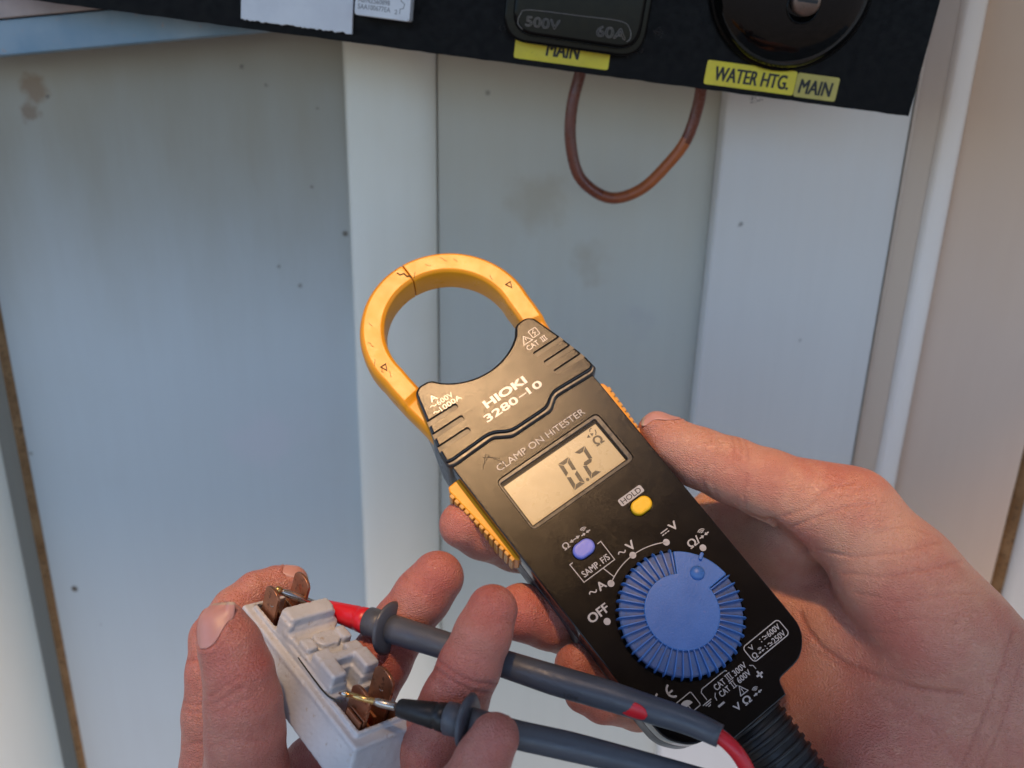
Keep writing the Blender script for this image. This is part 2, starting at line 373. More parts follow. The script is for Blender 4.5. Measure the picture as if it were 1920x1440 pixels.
def drop(o): bpy.data.objects.remove(o)

# ------------------------------------------------------------------ implicit surfaces (hands, ceramic)
def surface_nets(D, org, h):
    nx, ny, nz = D.shape; neg = D < 0
    C = np.zeros((nx-1, ny-1, nz-1), np.int8)
    for i in (0, 1):
        for j in (0, 1):
            for k in (0, 1): C += neg[i:nx-1+i, j:ny-1+j, k:nz-1+k]
    act = (C > 0) & (C < 8); idx = np.argwhere(act); ids = -np.ones(act.shape, np.int64); ids[act] = np.arange(len(idx))
    acc = np.zeros((len(idx), 3)); cnt = np.zeros(len(idx)); I, J, K_ = idx.T
    cor = [(i, j, k) for i in (0, 1) for j in (0, 1) for k in (0, 1)]
    for a_ in cor:
        for ax in range(3):
            if a_[ax]: continue
            b_ = list(a_); b_[ax] = 1
            d0 = D[I+a_[0], J+a_[1], K_+a_[2]]; d1 = D[I+b_[0], J+b_[1], K_+b_[2]]
            m = (d0 < 0) != (d1 < 0); t = np.where(m, d0/np.where(m, d0-d1, 1), 0)
            p = np.tile(np.array(a_, float), (len(idx), 1)); p[:, ax] += t
            acc[m] += p[m]; cnt[m] += 1
    V = (idx+acc/cnt[:, None])*h+org
    Fc = []
    for ax in range(3):
        o1, o2 = [q for q in range(3) if q != ax]
        sl0 = [slice(None)]*3; sl1 = [slice(None)]*3; sl0[ax] = slice(0, -1); sl1[ax] = slice(1, None)
        s0 = neg[tuple(sl0)]; s1 = neg[tuple(sl1)]; e_ = np.argwhere(s0 != s1)
        e_ = e_[(e_[:, o1] > 0) & (e_[:, o2] > 0) & (e_[:, o1] < D.shape[o1]-1) & (e_[:, o2] < D.shape[o2]-1)]
        flip = neg[tuple(e_.T)]
        q = []
        for d1, d2 in ((0, 0), (1, 0), (1, 1), (0, 1)):
            c = e_.copy(); c[:, o1] -= d1; c[:, o2] -= d2; q.append(ids[tuple(c.T)])
        q = np.stack(q, 1); par = (ax == 1)
        m = flip ^ par; q[m] = q[m][:, ::-1]; Fc.append(q)
    Q = np.concatenate(Fc); p = V-V.mean(0)
    if np.einsum('ij,ij->', p[Q[:, 0]], np.cross(p[Q[:, 2]]-p[Q[:, 0]], p[Q[:, 3]]-p[Q[:, 1]])) < 0: Q = Q[:, ::-1]
    return V, np.ascontiguousarray(Q)
def smin(a_, b_, k):
    if k <= 0: return np.minimum(a_, b_)
    h_ = np.clip(.5+.5*(b_-a_)/k, 0, 1); return b_*(1-h_)+a_*h_-k*h_*(1-h_)
class Field:
    def __init__(s, lo, hi, h):
        s.lo = np.array(lo, float); s.h = h; n = np.ceil((np.array(hi)-s.lo)/h).astype(int)+1; s.n = n
        s.g = [(s.lo[i]+np.arange(n[i])*h).astype(np.float32) for i in range(3)]
    def blank(s): return np.full(tuple(s.n), 30., np.float32)
    def sub(s, lo, hi, pad):
        a_ = np.clip(((np.array(lo)-pad-s.lo)/s.h).astype(int), 0, s.n-2); b_ = np.clip(((np.array(hi)+pad-s.lo)/s.h).astype(int)+2, 2, s.n)
        sl = tuple(slice(a_[i], b_[i]) for i in range(3))
        return sl, s.g[0][sl[0]][:, None, None], s.g[1][sl[1]][None, :, None], s.g[2][sl[2]][None, None, :]
    def cone(s, D, p, q, r0, r1, k, pad=10, flat=None):
        """sphere-swept cone; flat=(axis, factor): squeezes the distance along an axis"""
        p, q = np.array(p, float), np.array(q, float); rm = max(r0, r1)
        sl, X, Y, Z = s.sub(np.minimum(p, q)-rm, np.maximum(p, q)+rm, pad)
        d = q-p; L = d @ d
        t = np.clip(((X-p[0])*d[0]+(Y-p[1])*d[1]+(Z-p[2])*d[2])/max(L, 1e-6), 0, 1)
        ax, ay, az = X-(p[0]+t*d[0]), Y-(p[1]+t*d[1]), Z-(p[2]+t*d[2])
        rr = r0+(r1-r0)*t
        d2 = ax*ax+ay*ay+az*az
        if flat is not None:
            fa, fk = flat; c = ax*fa[0]+ay*fa[1]+az*fa[2]; d2 = d2+c*c*(fk*fk-1)
        D[sl] = smin(D[sl], np.sqrt(d2)-rr, k)
    def ellips(s, D, c, rad, k, pad=10):
        sl, X, Y, Z = s.sub(np.array(c)-max(rad), np.array(c)+max(rad), pad)
        q = np.sqrt(((X-c[0])/rad[0])**2+((Y-c[1])/rad[1])**2+((Z-c[2])/rad[2])**2); D[sl] = smin(D[sl], (q-1)*min(rad), k)
    def cyl(s, D, cx, cy, r, z0, z1, k=0, rr=.4):
        sl, X, Y, Z = s.sub((cx-r, cy-r, z0), (cx+r, cy+r, z1), 3)
        a_ = np.sqrt((X-cx)**2+(Y-cy)**2)-r+rr; b_ = np.abs(Z-(z0+z1)/2)-(z1-z0)/2+rr
        d = np.sqrt(np.maximum(a_, 0)**2+np.maximum(b_, 0)**2)+np.minimum(np.maximum(a_, b_), 0)-rr; D[sl] = smin(D[sl], d, k)
    def rbox(s, D, x0, x1, y0, y1, z0, z1, r, k=0, sub=False):
        c = np.array([(x0+x1)/2, (y0+y1)/2, (z0+z1)/2]); hs = np.array([x1-x0, y1-y0, z1-z0])/2-r
        sl, X, Y, Z = s.sub((x0, y0, z0), (x1, y1, z1), 3)
        ax, ay, az = np.abs(X-c[0])-hs[0], np.abs(Y-c[1])-hs[1], np.abs(Z-c[2])-hs[2]
        d = np.sqrt(np.maximum(ax, 0)**2+np.maximum(ay, 0)**2+np.maximum(az, 0)**2)+np.minimum(np.maximum(np.maximum(ax, ay), az), 0)-r
        D[sl] = -smin(-D[sl], d, k) if sub else smin(D[sl], d, k)
def vnormals(V, Q):
    a_ = V[Q[:, 2]]-V[Q[:, 0]]; b_ = V[Q[:, 3]]-V[Q[:, 1]]; n = np.cross(a_, b_); N_ = np.zeros_like(V)
    for k in range(4): np.add.at(N_, Q[:, k], n)
    return N_/np.maximum(np.linalg.norm(N_, axis=1), 1e-9)[:, None]
def relax(V, Q, it=2, lam=.5):
    for _ in range(it):
        A = np.zeros_like(V); c = np.zeros(len(V))
        for k in range(4):
            i, j = Q[:, k], Q[:, (k+1) % 4]
            np.add.at(A, i, V[j]); np.add.at(A, j, V[i]); np.add.at(c, i, 1); np.add.at(c, j, 1)
        V = V+(A/c[:, None]-V)*lam
    return V
def np_mesh(name, V, Q):
    me = bpy.data.meshes.new(name); me.vertices.add(len(V)); me.vertices.foreach_set('co', np.ascontiguousarray(V, np.float32).ravel())
    me.loops.add(len(Q)*4); me.loops.foreach_set('vertex_index', Q.astype(np.int32).ravel())
    me.polygons.add(len(Q)); me.polygons.foreach_set('loop_start', np.arange(0, len(Q)*4, 4, dtype=np.int32))
    me.polygons.foreach_set('use_smooth', np.ones(len(Q), bool)); me.update(calc_edges=True); me.validate(); return me

# ================================================================== SETTING
gr = N('mown_lawn_and_soil'); gr.col(gr.mix(gr.ramp(gr.noise(3, 6), .35, .65), (.13, .12, .09), (.20, .18, .145))); gr.rough(.9)
o = mesh('ground', [(-60, -60, 0), (60, -60, 0), (60, 60, 0), (-60, 60, 0)], [(0, 1, 2, 3)], gr.m, None, False, 1); tag(o, kind='structure')

# the house the cabinet is set into: outer wall and an unseen eave added to block overhead sky
hw_m = wall_paint('cream_weatherboard_paint', (.50, .47, .40), (.45, .42, .36))
v, f = prism_vf([(-3500, 560), (-520, 560), (-520, 600), (-3500, 600)], 0, 2300); o = mesh('house_wall', v, f, hw_m, None, False); tag(o, kind='structure')
for x0, x1, z0_, z1_ in ((520, 3500, 0, 2300), (-520, 520, 1960, 2300), (-520, 520, 0, 380), (-520, 520, 380, 1960)):
    yy = 560 if z1_ != 1960 else 590
    v, f = prism_vf([(x0, yy), (x1, yy), (x1, 620), (x0, 620)], z0_, z1_); o = mesh('house_wall', v, f, hw_m, None, False); tag(o, kind='structure')
v, f = prism_vf([(-3500, 125), (3500, 125), (3500, 620), (-3500, 620)], 2302, 2320); o = mesh('added_eave', v, f, hw_m, None, False); tag(o, kind='structure')
# added unseen slab: shades palm and dial; sun passes between it and eave
v, f = prism_vf([(-1300, -1500), (3400, -1500), (3400, -32), (230, -32), (-1300, -325)], 2302, 2330); o = mesh('unseen_sun_blocker', v, f, hw_m, None, False); tag(o, kind='structure')
# the sheet-metal meter cabinet: upright panels seen from above (x, depth) in mm; Y = 500 is the main back plane
cab = empty('meter_cabinet', loc=(0, .5, 1.5)); tag(cab, 'cream painted sheet metal meter cabinet interior with upright folded panels behind the tester', 'cabinet')
ZT, ZB = 420, -1100
def upright(name, prof, mat, th=1.2, label=None, smooth=True):
    """extrudes an open profile [(x, depth)] upright, as sheet of thickness th behind it"""
    p = [np.array(q, float) for q in prof]; n = len(p); back = []
    for i in range(n):
        d = p[min(i+1, n-1)]-p[max(i-1, 0)]; d /= np.linalg.norm(d); back.append(p[i]+np.array([-d[1], d[0]])*th)
    ring = p+back[::-1]; m = len(ring); v = []
    zs = [ZB, -500, -300, -100, 100, ZT]
    for z in zs: v += [(q[0], q[1]-500, z) for q in ring]
    f = [tuple(range(m)), tuple(range((len(zs)-1)*m, len(zs)*m))]
    for k in range(len(zs)-1): f += [(k*m+i, k*m+(i+1) % m, (k+1)*m+(i+1) % m, (k+1)*m+i) for i in range(m)]
    o = mesh(name, v, f, mat, cab, False)
    if smooth:
        o.data.polygons.foreach_set('use_smooth', [True]*len(o.data.polygons)); mod = o.modifiers.new('n', 'WEIGHTED_NORMAL')
        bm = bmesh.new(); bm.from_mesh(o.data)
        for e_ in bm.edges:
            if len(e_.link_faces) == 2 and e_.calc_face_angle(0) > .6: e_.smooth = False
        bm.to_mesh(o.data); bm.free()
    if label: o['label'] = label
    return o
arc = lambda cx, cy, rx, ry, a0, a1, n=10: [(cx+rx*math.cos(math.radians(a0+(a1-a0)*k/n)), cy+ry*math.sin(math.radians(a0+(a1-a0)*k/n))) for k in range(n+1)]
# far left rolled flange, brown seam, large flat panel
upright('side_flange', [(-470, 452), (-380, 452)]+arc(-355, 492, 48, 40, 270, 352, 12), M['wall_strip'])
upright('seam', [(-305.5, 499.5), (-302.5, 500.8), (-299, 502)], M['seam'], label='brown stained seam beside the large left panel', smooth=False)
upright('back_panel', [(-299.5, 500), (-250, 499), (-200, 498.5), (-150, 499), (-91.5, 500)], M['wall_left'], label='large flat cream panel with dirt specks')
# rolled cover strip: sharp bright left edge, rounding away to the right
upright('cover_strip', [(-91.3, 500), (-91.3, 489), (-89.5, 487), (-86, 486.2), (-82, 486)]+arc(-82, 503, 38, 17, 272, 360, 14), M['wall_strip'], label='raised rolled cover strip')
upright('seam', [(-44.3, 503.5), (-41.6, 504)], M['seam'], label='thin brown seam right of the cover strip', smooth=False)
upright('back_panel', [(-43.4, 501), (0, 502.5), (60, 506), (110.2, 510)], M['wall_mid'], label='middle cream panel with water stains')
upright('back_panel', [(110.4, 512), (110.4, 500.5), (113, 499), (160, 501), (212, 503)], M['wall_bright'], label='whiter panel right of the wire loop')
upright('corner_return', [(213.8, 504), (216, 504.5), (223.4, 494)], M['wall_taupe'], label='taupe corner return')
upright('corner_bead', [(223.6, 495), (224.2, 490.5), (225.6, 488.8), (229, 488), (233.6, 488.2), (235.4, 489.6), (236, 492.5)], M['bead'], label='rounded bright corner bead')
upright('side_panel', [(236.2, 493.5), (262, 476), (289.6, 460)], M['wall_right'], label='side panel with warm light painted into its beige')
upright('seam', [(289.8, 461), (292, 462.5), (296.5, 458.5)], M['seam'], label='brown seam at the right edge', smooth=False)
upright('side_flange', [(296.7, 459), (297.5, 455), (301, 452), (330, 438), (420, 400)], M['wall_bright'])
# painted rail behind the board, top left: a slanted timber rail
def onY(p, Y): r = R @ ray(p); return r*(Y/r[1])
railM = empty('support_rail', loc=(0, .45, 1.5)); tag(railM, 'pale blue painted rail with a flaking pinkish top edge, behind the board at upper left', 'rail')
a0_, a1_ = np.array([-300, 0, -14.5]), np.array([-60, 0, 11.5]); dd = (a1_-a0_)/np.linalg.norm(a1_-a0_); up_ = np.array([-dd[2], 0, dd[0]])
def rail_box(name, y0, y1, h0, h1, mat):
    v = [a0_+dd*s_+np.array([0, y, 0])+up_*h for s_ in (0, 240) for y, h in ((y0, h0), (y1, h0), (y1, h1), (y0, h1))]
    o = mesh(name, v, [(0, 1, 2, 3), (7, 6, 5, 4), (0, 4, 5, 1), (1, 5, 6, 2), (2, 6, 7, 3), (3, 7, 4, 0)], mat, railM, True); bevel(o, .8); return o
rail_box('rail_face', 0, 20, 0, 15.5, M['blue_paint']); rail_box('rail_edge', -1.5, 20, 16, 24, M['pink_paint'])

# ================================================================== SWITCHBOARD
BO = np.array([176.3, 420., -24.8])*MM+EYE
ex = Vector((.99478, 0, -.10200)); ey = Vector((.10200, 0, .99478)); ez = Vector((0, -1, 0))
BM = Matrix([[ex[i], ey[i], ez[i], BO[i]] for i in range(3)]+[[0, 0, 0, 1]])
# board-local mm: x to the left is negative, y up, z towards the camera; origin at its lower right corner
bd = empty('switchboard', BM); tag(bd, 'black phenolic switchboard panel across the top with yellow stick-on labels', 'switchboard')
edge = [(-420, 120), (-420, 0)]
for k in range(90): edge.append((-418+k*4.68+random.uniform(-.8, .8), random.uniform(-.16, .12)))
edge += [(-.3, 0), (0, 120)]
prism('board', edge, -7, 0, M['black_board'], bd)
def sticker(name, x0, x1, y0, y1, mat, label, z=.12):
    o = prism(name, rrect(x0, x1, y0, y1, 1.0, 4), .02, z, mat, bd); o['label'] = label; return o
s1 = sticker('sticker', -180.2, -138, 2.5, 12.6, M['label_yellow'], 'yellow sticker reading MAIN below the fuse holder')
Flat(.14).text('MAIN', -166.4, -151.2, 5.1, 11.6, .024, .10).build('lettering', M['ink'], s1)
s2 = sticker('sticker', -94.8, -54.2, 2.2, 12.4, M['label_yellow'], 'bright yellow sticker reading WATER HTG.')
Flat(.14).text('WATER HTG.', -90.6, -57, 4.1, 10.3, .024, .10).build('lettering', M['ink'], s2)
s3 = sticker('sticker', -54.0, -34.9, 1.9, 12.1, M['label_old'], 'faded yellow sticker reading MAIN')
Flat(.14).text('MAIN', -52.4, -37.2, 3.6, 9.7, .024, .10).build('lettering', M['ink'], s3)
fl_v, fl_f = [], []
for (bx, by) in ((-71, -1.6), (-130, 11.5), (-127, 12.6), (-184, 14), (-118.5, 20.6)):
    for k in range(26):
        p = np.array([bx+random.gauss(0, 1.6), by+random.gauss(0, .8), random.uniform(0, .8)]); d = np.array([random.gauss(0, 1), random.gauss(0, 1), random.gauss(0, .3)])
        v, f = tube_vf([p, p+d*.6, p+d*.9+np.array([.2, .3, 0])], .06, 4); q = len(fl_v); fl_v += v; fl_f += [tuple(i+q for i in t) for t in f]
o = mesh('cobweb_fluff', fl_v, fl_f, M['grime_fluff'], bd); tag(o, kind='stuff')
# white blanking plate with ragged lower edge
wp = empty('blanking_plate', BM); tag(wp, 'white plastic blanking plate with a chipped lower edge at the left of the board', 'cover plate')
out = [(-252, 40), (-300, 40), (-299.8, 3.6)]+[(-299+k*1.0, 3.5+random.uniform(-.45, .35)) for k in range(48)]+[(-251.4, 3.2)]
prism('plate', out, .3, 3.0, M['white_plastic'], wp, .3, 2)
# circuit breaker with printed text
cb = empty('circuit_breaker', BM); tag(cb, 'pale grey circuit breaker bottom with small printed standard numbers', 'circuit breaker')
o = prism('case', rrect(-249.3, -225.8, 11.3, 60, 1.2, 4), .3, 12, M['white_plastic'], cb, .5)
fl = Flat(12.03); fl.text('AS/NZS60898', -248, -234.6, 16.6, 18.6, .01); fl.text('SAA100677EA', -248, -234.2, 13.9, 15.9, .01); fl.text('2', -232.4, -231.2, 13.6, 15.4, .01)
fl.line([(-230.2, 13.8), (-230.2, 15.8), (-228.8, 16.2), (-228.4, 18), (-230, 19), (-230, 20.5)], .3)
fl.build('lettering', M['ink_grey'], o)
# black bakelite fuse holder
fh = empty('fuse_holder', BM); tag(fh, 'glossy black bakelite fuse holder embossed 500V 60A above the MAIN sticker', 'fuse holder')
o = prism('base', roundpoly([(-187.5, 62), (-186, 9.2), (-124.6, 8.8), (-124.0, 62)], [0, 11, 11, 0], 10), .3, 8, M['bakelite'], fh, 1.2, 4)
o = prism('cover', roundpoly([(-183, 62), (-182.4, 12.2), (-127.5, 11.6), (-127, 62)], [0, 10, 10, 0], 10), 8, 13, M['bakelite'], fh, 1.8, 4)
fl = Flat(0)
def emboss(name, t, x0, x1, y0, y1, parent, z, th=.25, mat=None):
    v, f = text_vf(t, x0, x1, y0, y1, 0); n = len(v); me = mesh(name, [(a_, b_, z) for a_, b_ in v]+[(a_, b_, z+th) for a_, b_ in v],
        [q for q in f]+[tuple(i+n for i in q) for q in f], mat or M['bakelite'], parent, False)
    return me
def outline_text(name, t, x0, x1, y0, y1, parent, z, r, mat):
    """embossed outline strokes: each glyph contour as a raised thin ridge"""
    c = bpy.data.curves.new('t', 'FONT'); c.body = t; c.resolution_u = 4; c.fill_mode = 'NONE'
    o_ = bpy.data.objects.new('t', c); COL.objects.link(o_); dg = bpy.context.evaluated_depsgraph_get()
    me = bpy.data.meshes.new_from_object(o_.evaluated_get(dg)); co = np.array([p.co[:2] for p in me.vertices]); ed = [tuple(e_.vertices) for e_ in me.edges]
    bpy.data.objects.remove(o_); bpy.data.curves.remove(c); bpy.data.meshes.remove(me)
    lo, hi = co.min(0), co.max(0); co = (co-lo)/(hi-lo)*np.array([x1-x0, y1-y0])+np.array([x0, y0]); V_, F_ = [], []
    for i, j in ed:
        v, f = tube_vf([(*co[i], z), (*co[j], z)], r, 5); k = len(V_); V_ += v; F_ += [tuple(q+k for q in s_) for s_ in f]
    return mesh(name, V_, F_, mat, parent)
M['bakelite_edge'] = plastic('bakelite_pale_edge', (.13, .12, .115), (.20, .17, .14), .3, .06)  # paler tone so raised letters and border show up
outline_text('lettering', '500V', -176.8, -162.3, 15.9, 19.8, fh, 13.0, .16, M['bakelite_edge'])
outline_text('lettering', '60A', -146.4, -133.8, 15.6, 19.8, fh, 13.0, .16, M['bakelite_edge'])
tube('raised_border', spline([(-177.8, 14.4, 13), (-180, 16.5, 13), (-179.4, 20, 13), (-176, 22.2, 13), (-155, 22.6, 13), (-137, 22.6, 13), (-132.6, 20, 13), (-131.8, 16.5, 13), (-133.2, 14.8, 13)], 6), .18, M['bakelite_edge'], fh, 6)
# round glossy black cover with a corroded screw
dm = empty('round_cover', BM); tag(dm, 'round domed glossy black cover with a corroded centre screw above the water heating sticker', 'cover')
dc = (-65.5, 47.0)
lathe('rim', [(0, .3), (35.0, .3), (35.6, 1.0), (35.5, 2.2), (34.6, 3.2), (0, 3.2)], (*dc, 0), M['bakelite'], dm, 72)
lathe('dome', [(0, 3)]+[(34.2*math.cos(t)**.8, 3.2+14*math.sin(t)) for t in np.linspace(0, 1.42, 22)]+[(0, 17.2)], (*dc, 0), M['dome'], dm, 72)
lathe('screw_well', [(0, 13), (7.0, 13), (7.0, 16.8), (6.5, 17.3), (6.2, 16.6), (0, 16.2)], (dc[0]+2.5, dc[1]-9.5, 0), M['bakelite'], dm, 32)
sc_ = lathe('screw', [(0, 15.2), (5.8, 15.2), (5.8, 20.5), (5.0, 21.2), (0, 21.2)], (dc[0]+2.6, dc[1]-7.6, 0), M['old_screw'], dm, 24)
box('slot', dc[0]-1.6, dc[0]+6.8, dc[1]-8.2, dc[1]-6.8, 20.6, 21.25, M['ink'], sc_)
# wire loop hanging behind the board
wl = empty('hanging_wire', loc=tuple(EYE)); tag(wl, 'brown insulated wire hanging in a loop below the board, light painted orange brown on one side', 'wire')
pw = spline([(36, 452, 20), (32.5, 456, 4), (30.1, 460, -8.9), (26.4, 460, -26.3), (26.6, 460, -44.2), (32.4, 460, -61.1), (47.5, 460, -70.4), (63.3, 460, -65.8), (76.6, 460, -52.2), (84.2, 459, -40.3), (88.0, 458, -25), (88.6, 456, -12), (88, 452, 6)], 8)
k_ = 49
wr_ = 2.9
wv = tube('insulation', pw, 2.9, M['wire'], wl, 18)
c0, c1 = np.array((.17, .042, .02)), np.array((.40, .10, .02))
for k in range(4):
    cc = c0+(c1-c0)*(k+1)/4; wv.data.materials.append(plastic('brown_insulation', tuple(cc), tuple(cc*.92), .38, .06, 900, .15, .5))  # brighter browns paint the light along the right of the loop
for k, pl in enumerate(wv.data.polygons):
    c_ = (pl.center-Vector((0, 0, 0)))/MM; d_ = [((c_-Vector(q)).length, i_) for i_, q in enumerate(pw)]; i_ = min(d_)[1]
    pl.material_index = 0 if i_ < 46 or i_ > 71 else min(4, 1+(i_-46)//4)

# ================================================================== CLAMP METER (local mm: x right, y up the meter, z out of the face)
MU = np.array([.80765, -.52513, .26823]); MU /= np.linalg.norm(MU)
MV = np.array([.58945, .73137, -.34301]); MV -= MU*(MU @ MV); MV /= np.linalg.norm(MV); MN = -np.cross(MU, MV)
MO = ray((1060, 885))*308
mt = empty('clamp_meter', frame(MO, MU, -MV, MN)); tag(mt, 'black handheld clamp meter with yellow jaws and blue dial, display reading 0.2', 'clamp meter')
bo = [(-30.8, 34), (-30.8, 20), (-29.9, -30), (-28.8, -78), (-28.2, -86), (-22, -93.2), (-12, -93.8), (-11, -98.5), (11, -98.5), (12.3, -93.8), (23, -93.2), (29.4, -87), (29.7, -78), (30.2, -30), (31.1, 20), (31.1, 34)]
rs = [1, 1, 8, 8, 5, 5, 1.5, .5, .5, 1.5, 5, 6, 8, 8, 1, 1]
body = prism('front_shell', roundpoly(bo, rs), -9, 0, M['body'], mt)
bevel(body, 2.6, 5)
# recesses: display, buttons, dial well
cuts = []
for out, z0 in ((roundpoly([(-21.6, 11.4), (-21.6, -10.4), (23.0, -10.4), (23.0, 11.4)], 2.4), -2.6), (rrect(9.2, 17.9, -27.9, -21.7, 3.05), -1.5), (rrect(-16.0, -7.2, -28.2, -22.0, 3.05), -1.5), (circle(.3, -60.2, 20.9, 64), -1.2)):
    v, f = prism_vf(out, z0, 5); c = mesh('cutter', v, f, None, mt, False); cuts.append(c); cut(body, c)
bpy.context.view_layer.update(); bake(body); [drop(c) for c in cuts]
bk = roundpoly([(x*1.0, y) for x, y in bo[1:-1]], rs[1:-1])
o = prism('side_band', [(x*.985, y*.99-.3) for x, y in bk], -9.6, -8.8, M['ink'], mt)
o = prism('back_shell', bk, -21, -9.5, M['back_shell'], mt); bevel(o, 3.0, 4)
# head guard
co_ = [(-31.8, 26.2), (-31.4, 31), (-28.6, 43), (-25.9, 54.6), (-23.4, 56.2), (-18.6, 56.0)]
cy_, cr_ = 71.6, 25.0
for t in np.linspace(229, 311, 22): co_.append((.5+cr_*math.cos(math.radians(t)), cy_+cr_*math.sin(math.radians(t))))
co_ += [(19.6, 56.4), (24.6, 56.8), (27.2, 55.0), (30.4, 43), (32.9, 31), (33.2, 26.4)]
low = [(31, 25.2), (14.2, 26.0), (9.6, 22.4), (-6.8, 22.4), (-12.6, 26.2), (-29.6, 25.6)]
capo = roundpoly(co_+low, [1.2, 1, 2, 2, 1.5, 2]+[.2]*22+[2, 1.5, 2, 2, 1, 1.2]+[1.5, 3, 3, 3, 3, 1.5])
lip = roundpoly([(-32.2, 24.8), (-31.9, 30)]+[(x, y-.5) for x, y in co_[2:-2]]+[(33.3, 30), (33.7, 25)]+[(31.2, 23.6), (14.8, 24.2), (10.0, 20.8), (-7.2, 20.8), (-13.2, 24.4), (-29.8, 23.8)], 1.2)
cap = prism('head_guard', capo, -22, 2.0, M['body'], mt); bevel(cap, 1.3, 4)
cuts = []
for yc in (42.0, 36.9, 31.9):
    for x0, x1 in ((17.8+(42-yc)*.2, 38), (-38, -16.3-(42-yc)*.17)):
        a_, b_ = (x0, x1)
        v, f = prism_vf(rrect(a_, b_, yc-1.2, yc+1.2, .8, 3), 1.15, 6); c = mesh('cutter', v, f, None, mt, False); cuts.append(c); cut(cap, c)
    for sx in (-1, 1):
        v, f = prism_vf([(sx*30.0+.7-sx*(yc-32)*.22+sx*0, yc-1.1), (sx*40, yc-1.1), (sx*40, yc-.2), (sx*30.0+.7-sx*(yc-32)*.22, yc-.2)], -25, 6)
cuts2 = cuts
bpy.context.view_layer.update(); bake(cap); [drop(c) for c in cuts2]
def sharp(o, ang=.5):
    o.data.polygons.foreach_set('use_smooth', [True]*len(o.data.polygons)); b = bmesh.new(); b.from_mesh(o.data)
    for e_ in b.edges:
        if len(e_.link_faces) == 2 and e_.calc_face_angle(0) > ang: e_.smooth = False
    for q in b.faces:
        if abs(q.normal.z) > .9995: q.smooth = False
    b.to_mesh(o.data); b.free()
sharp(cap); sharp(body)
M['slot_floor'] = plastic('rough_black_recess', (.014, .011, .010), (.018, .014, .013), .34, .04, 4000, .4, .45)
M['gloss_edge'] = plastic('polished_black_edge', (.008, .008, .009), (.011, .010, .011), .16, .04, 900, .10, .6)
for q_ in (cap, body):
    q_.data.materials.append(M['gloss_edge']); q_.data.materials.append(M['slot_floor'])
    for pl in q_.data.polygons:
        if abs(pl.normal.z) < .93: pl.material_index = 1
        elif q_ is cap and abs(pl.center.z-.00115) < 1e-4: pl.material_index = 2
o = prism('guard_lip', lip, -22.4, 1.0, M['body_side'], mt); bevel(o, .9, 3)
# jaws: swept rounded section, two halves with a stepped joint at the top
def jaw(name, th0, th1, mat, parent, foot=None):
    """section swept along the ring from angle th0 to th1 (deg), optional straight foot down to the head"""
    sec = [(-4.6, -4), (-4.3, -1.9), (-3.3, -.8), (3.3, -.5), (4.5, -1.8), (5.1, -4.2), (5.0, -9), (4.2, -12.4), (2.8, -13.8), (-3.0, -13.8), (-4.4, -12.6), (-4.7, -8)]
    C0 = np.array([.2, 71.6]); Rm = 28.9; st = []
    n = int(abs(th1-th0)/4)+2
    for k in range(n):
        t = math.radians(th0+(th1-th0)*k/(n-1)); st.append((C0+Rm*np.array([math.cos(t), math.sin(t)])*np.array([.985, 1.0]), np.array([math.cos(t), math.sin(t)]), 0.))
    if foot:
        sgn = foot; base = st[0][0]; ft = []
        for y, dz, xk in ((30, -1.6, -4.2), (44, -1.6, -2.9), (53.5, -1.5, -1.5), (54.8, -.9, -1.35), (56, 0, -1.2), (62, 0, -.65)):
            ft.append((np.array([sgn*(28.45+xk)+.2, y]), np.array([sgn*1., -.22 if y > 50 else -.12]), dz))
        st = ft+st
    v = []; f = []; m = len(sec)
    for c, nr, dz in st:
        nr = nr/np.linalg.norm(nr)
        for a_, z in sec: q = c+nr*a_; v.append((q[0], q[1], z+(dz if z > -5 else 0)))
    for i in range(len(st)-1):
        for k in range(m): f.append((i*m+k, i*m+(k+1) % m, (i+1)*m+(k+1) % m, (i+1)*m+k))
    f += [tuple(range(m)), tuple(range((len(st)-1)*m, len(st)*m))]
    o = mesh(name, v, f, mat, parent); bevel(o, .35, 2, 30); return o
jl = jaw('jaw', 190, 89.5, M['yellow'], mt, foot=-1); jl['label'] = 'left jaw'
jr = jaw('jaw', -10, 88.8, M['yellow'], mt, foot=1); jr['label'] = 'right jaw'
# stepped joint: a tongue from the right jaw over the left one
M['joint'] = plastic('dark_joint_gap', (.05, .022, .008), (.07, .03, .01), .7, .05)
gap = Flat(-.42); gap.line([(-2.9, 102.5), (-2.4, 101.0), (-.9, 100.7), (-.6, 98.9), (.3, 98.6), (.5, 97.4)], .45); gap.build('joint_line', M['joint'], jr)
for tri, par in (([(28.1, 73.9), (30.3, 73.9), (29.2, 71.4)], jr), ([(-29.8, 71.8), (-27.6, 71.8), (-28.7, 69.3)], jl)):
    fl = Flat(-.38); fl.line(tri, .32, True); fl.build('arrow_mark', M['joint'], par)
crk = Flat(-.40)
for (x, y) in [(.2+rr_*math.cos(math.radians(t)), 71.6+rr_*math.sin(math.radians(t))) for rr_, t in ((30.6, 62), (29.0, 74), (27.2, 84), (30.4, 172), (29.8, 180), (28.6, 186), (29.8, 142), (30.6, 158), (30, 52), (27.0, 20))]:
    p = [(x, y)]
    for k in range(3): p.append((p[-1][0]+random.uniform(-.8, .9), p[-1][1]-random.uniform(.3, 1.1)))
    crk.line(p, .13)
tag(crk.build('scratch_marks', M['joint'], jl), kind='stuff')
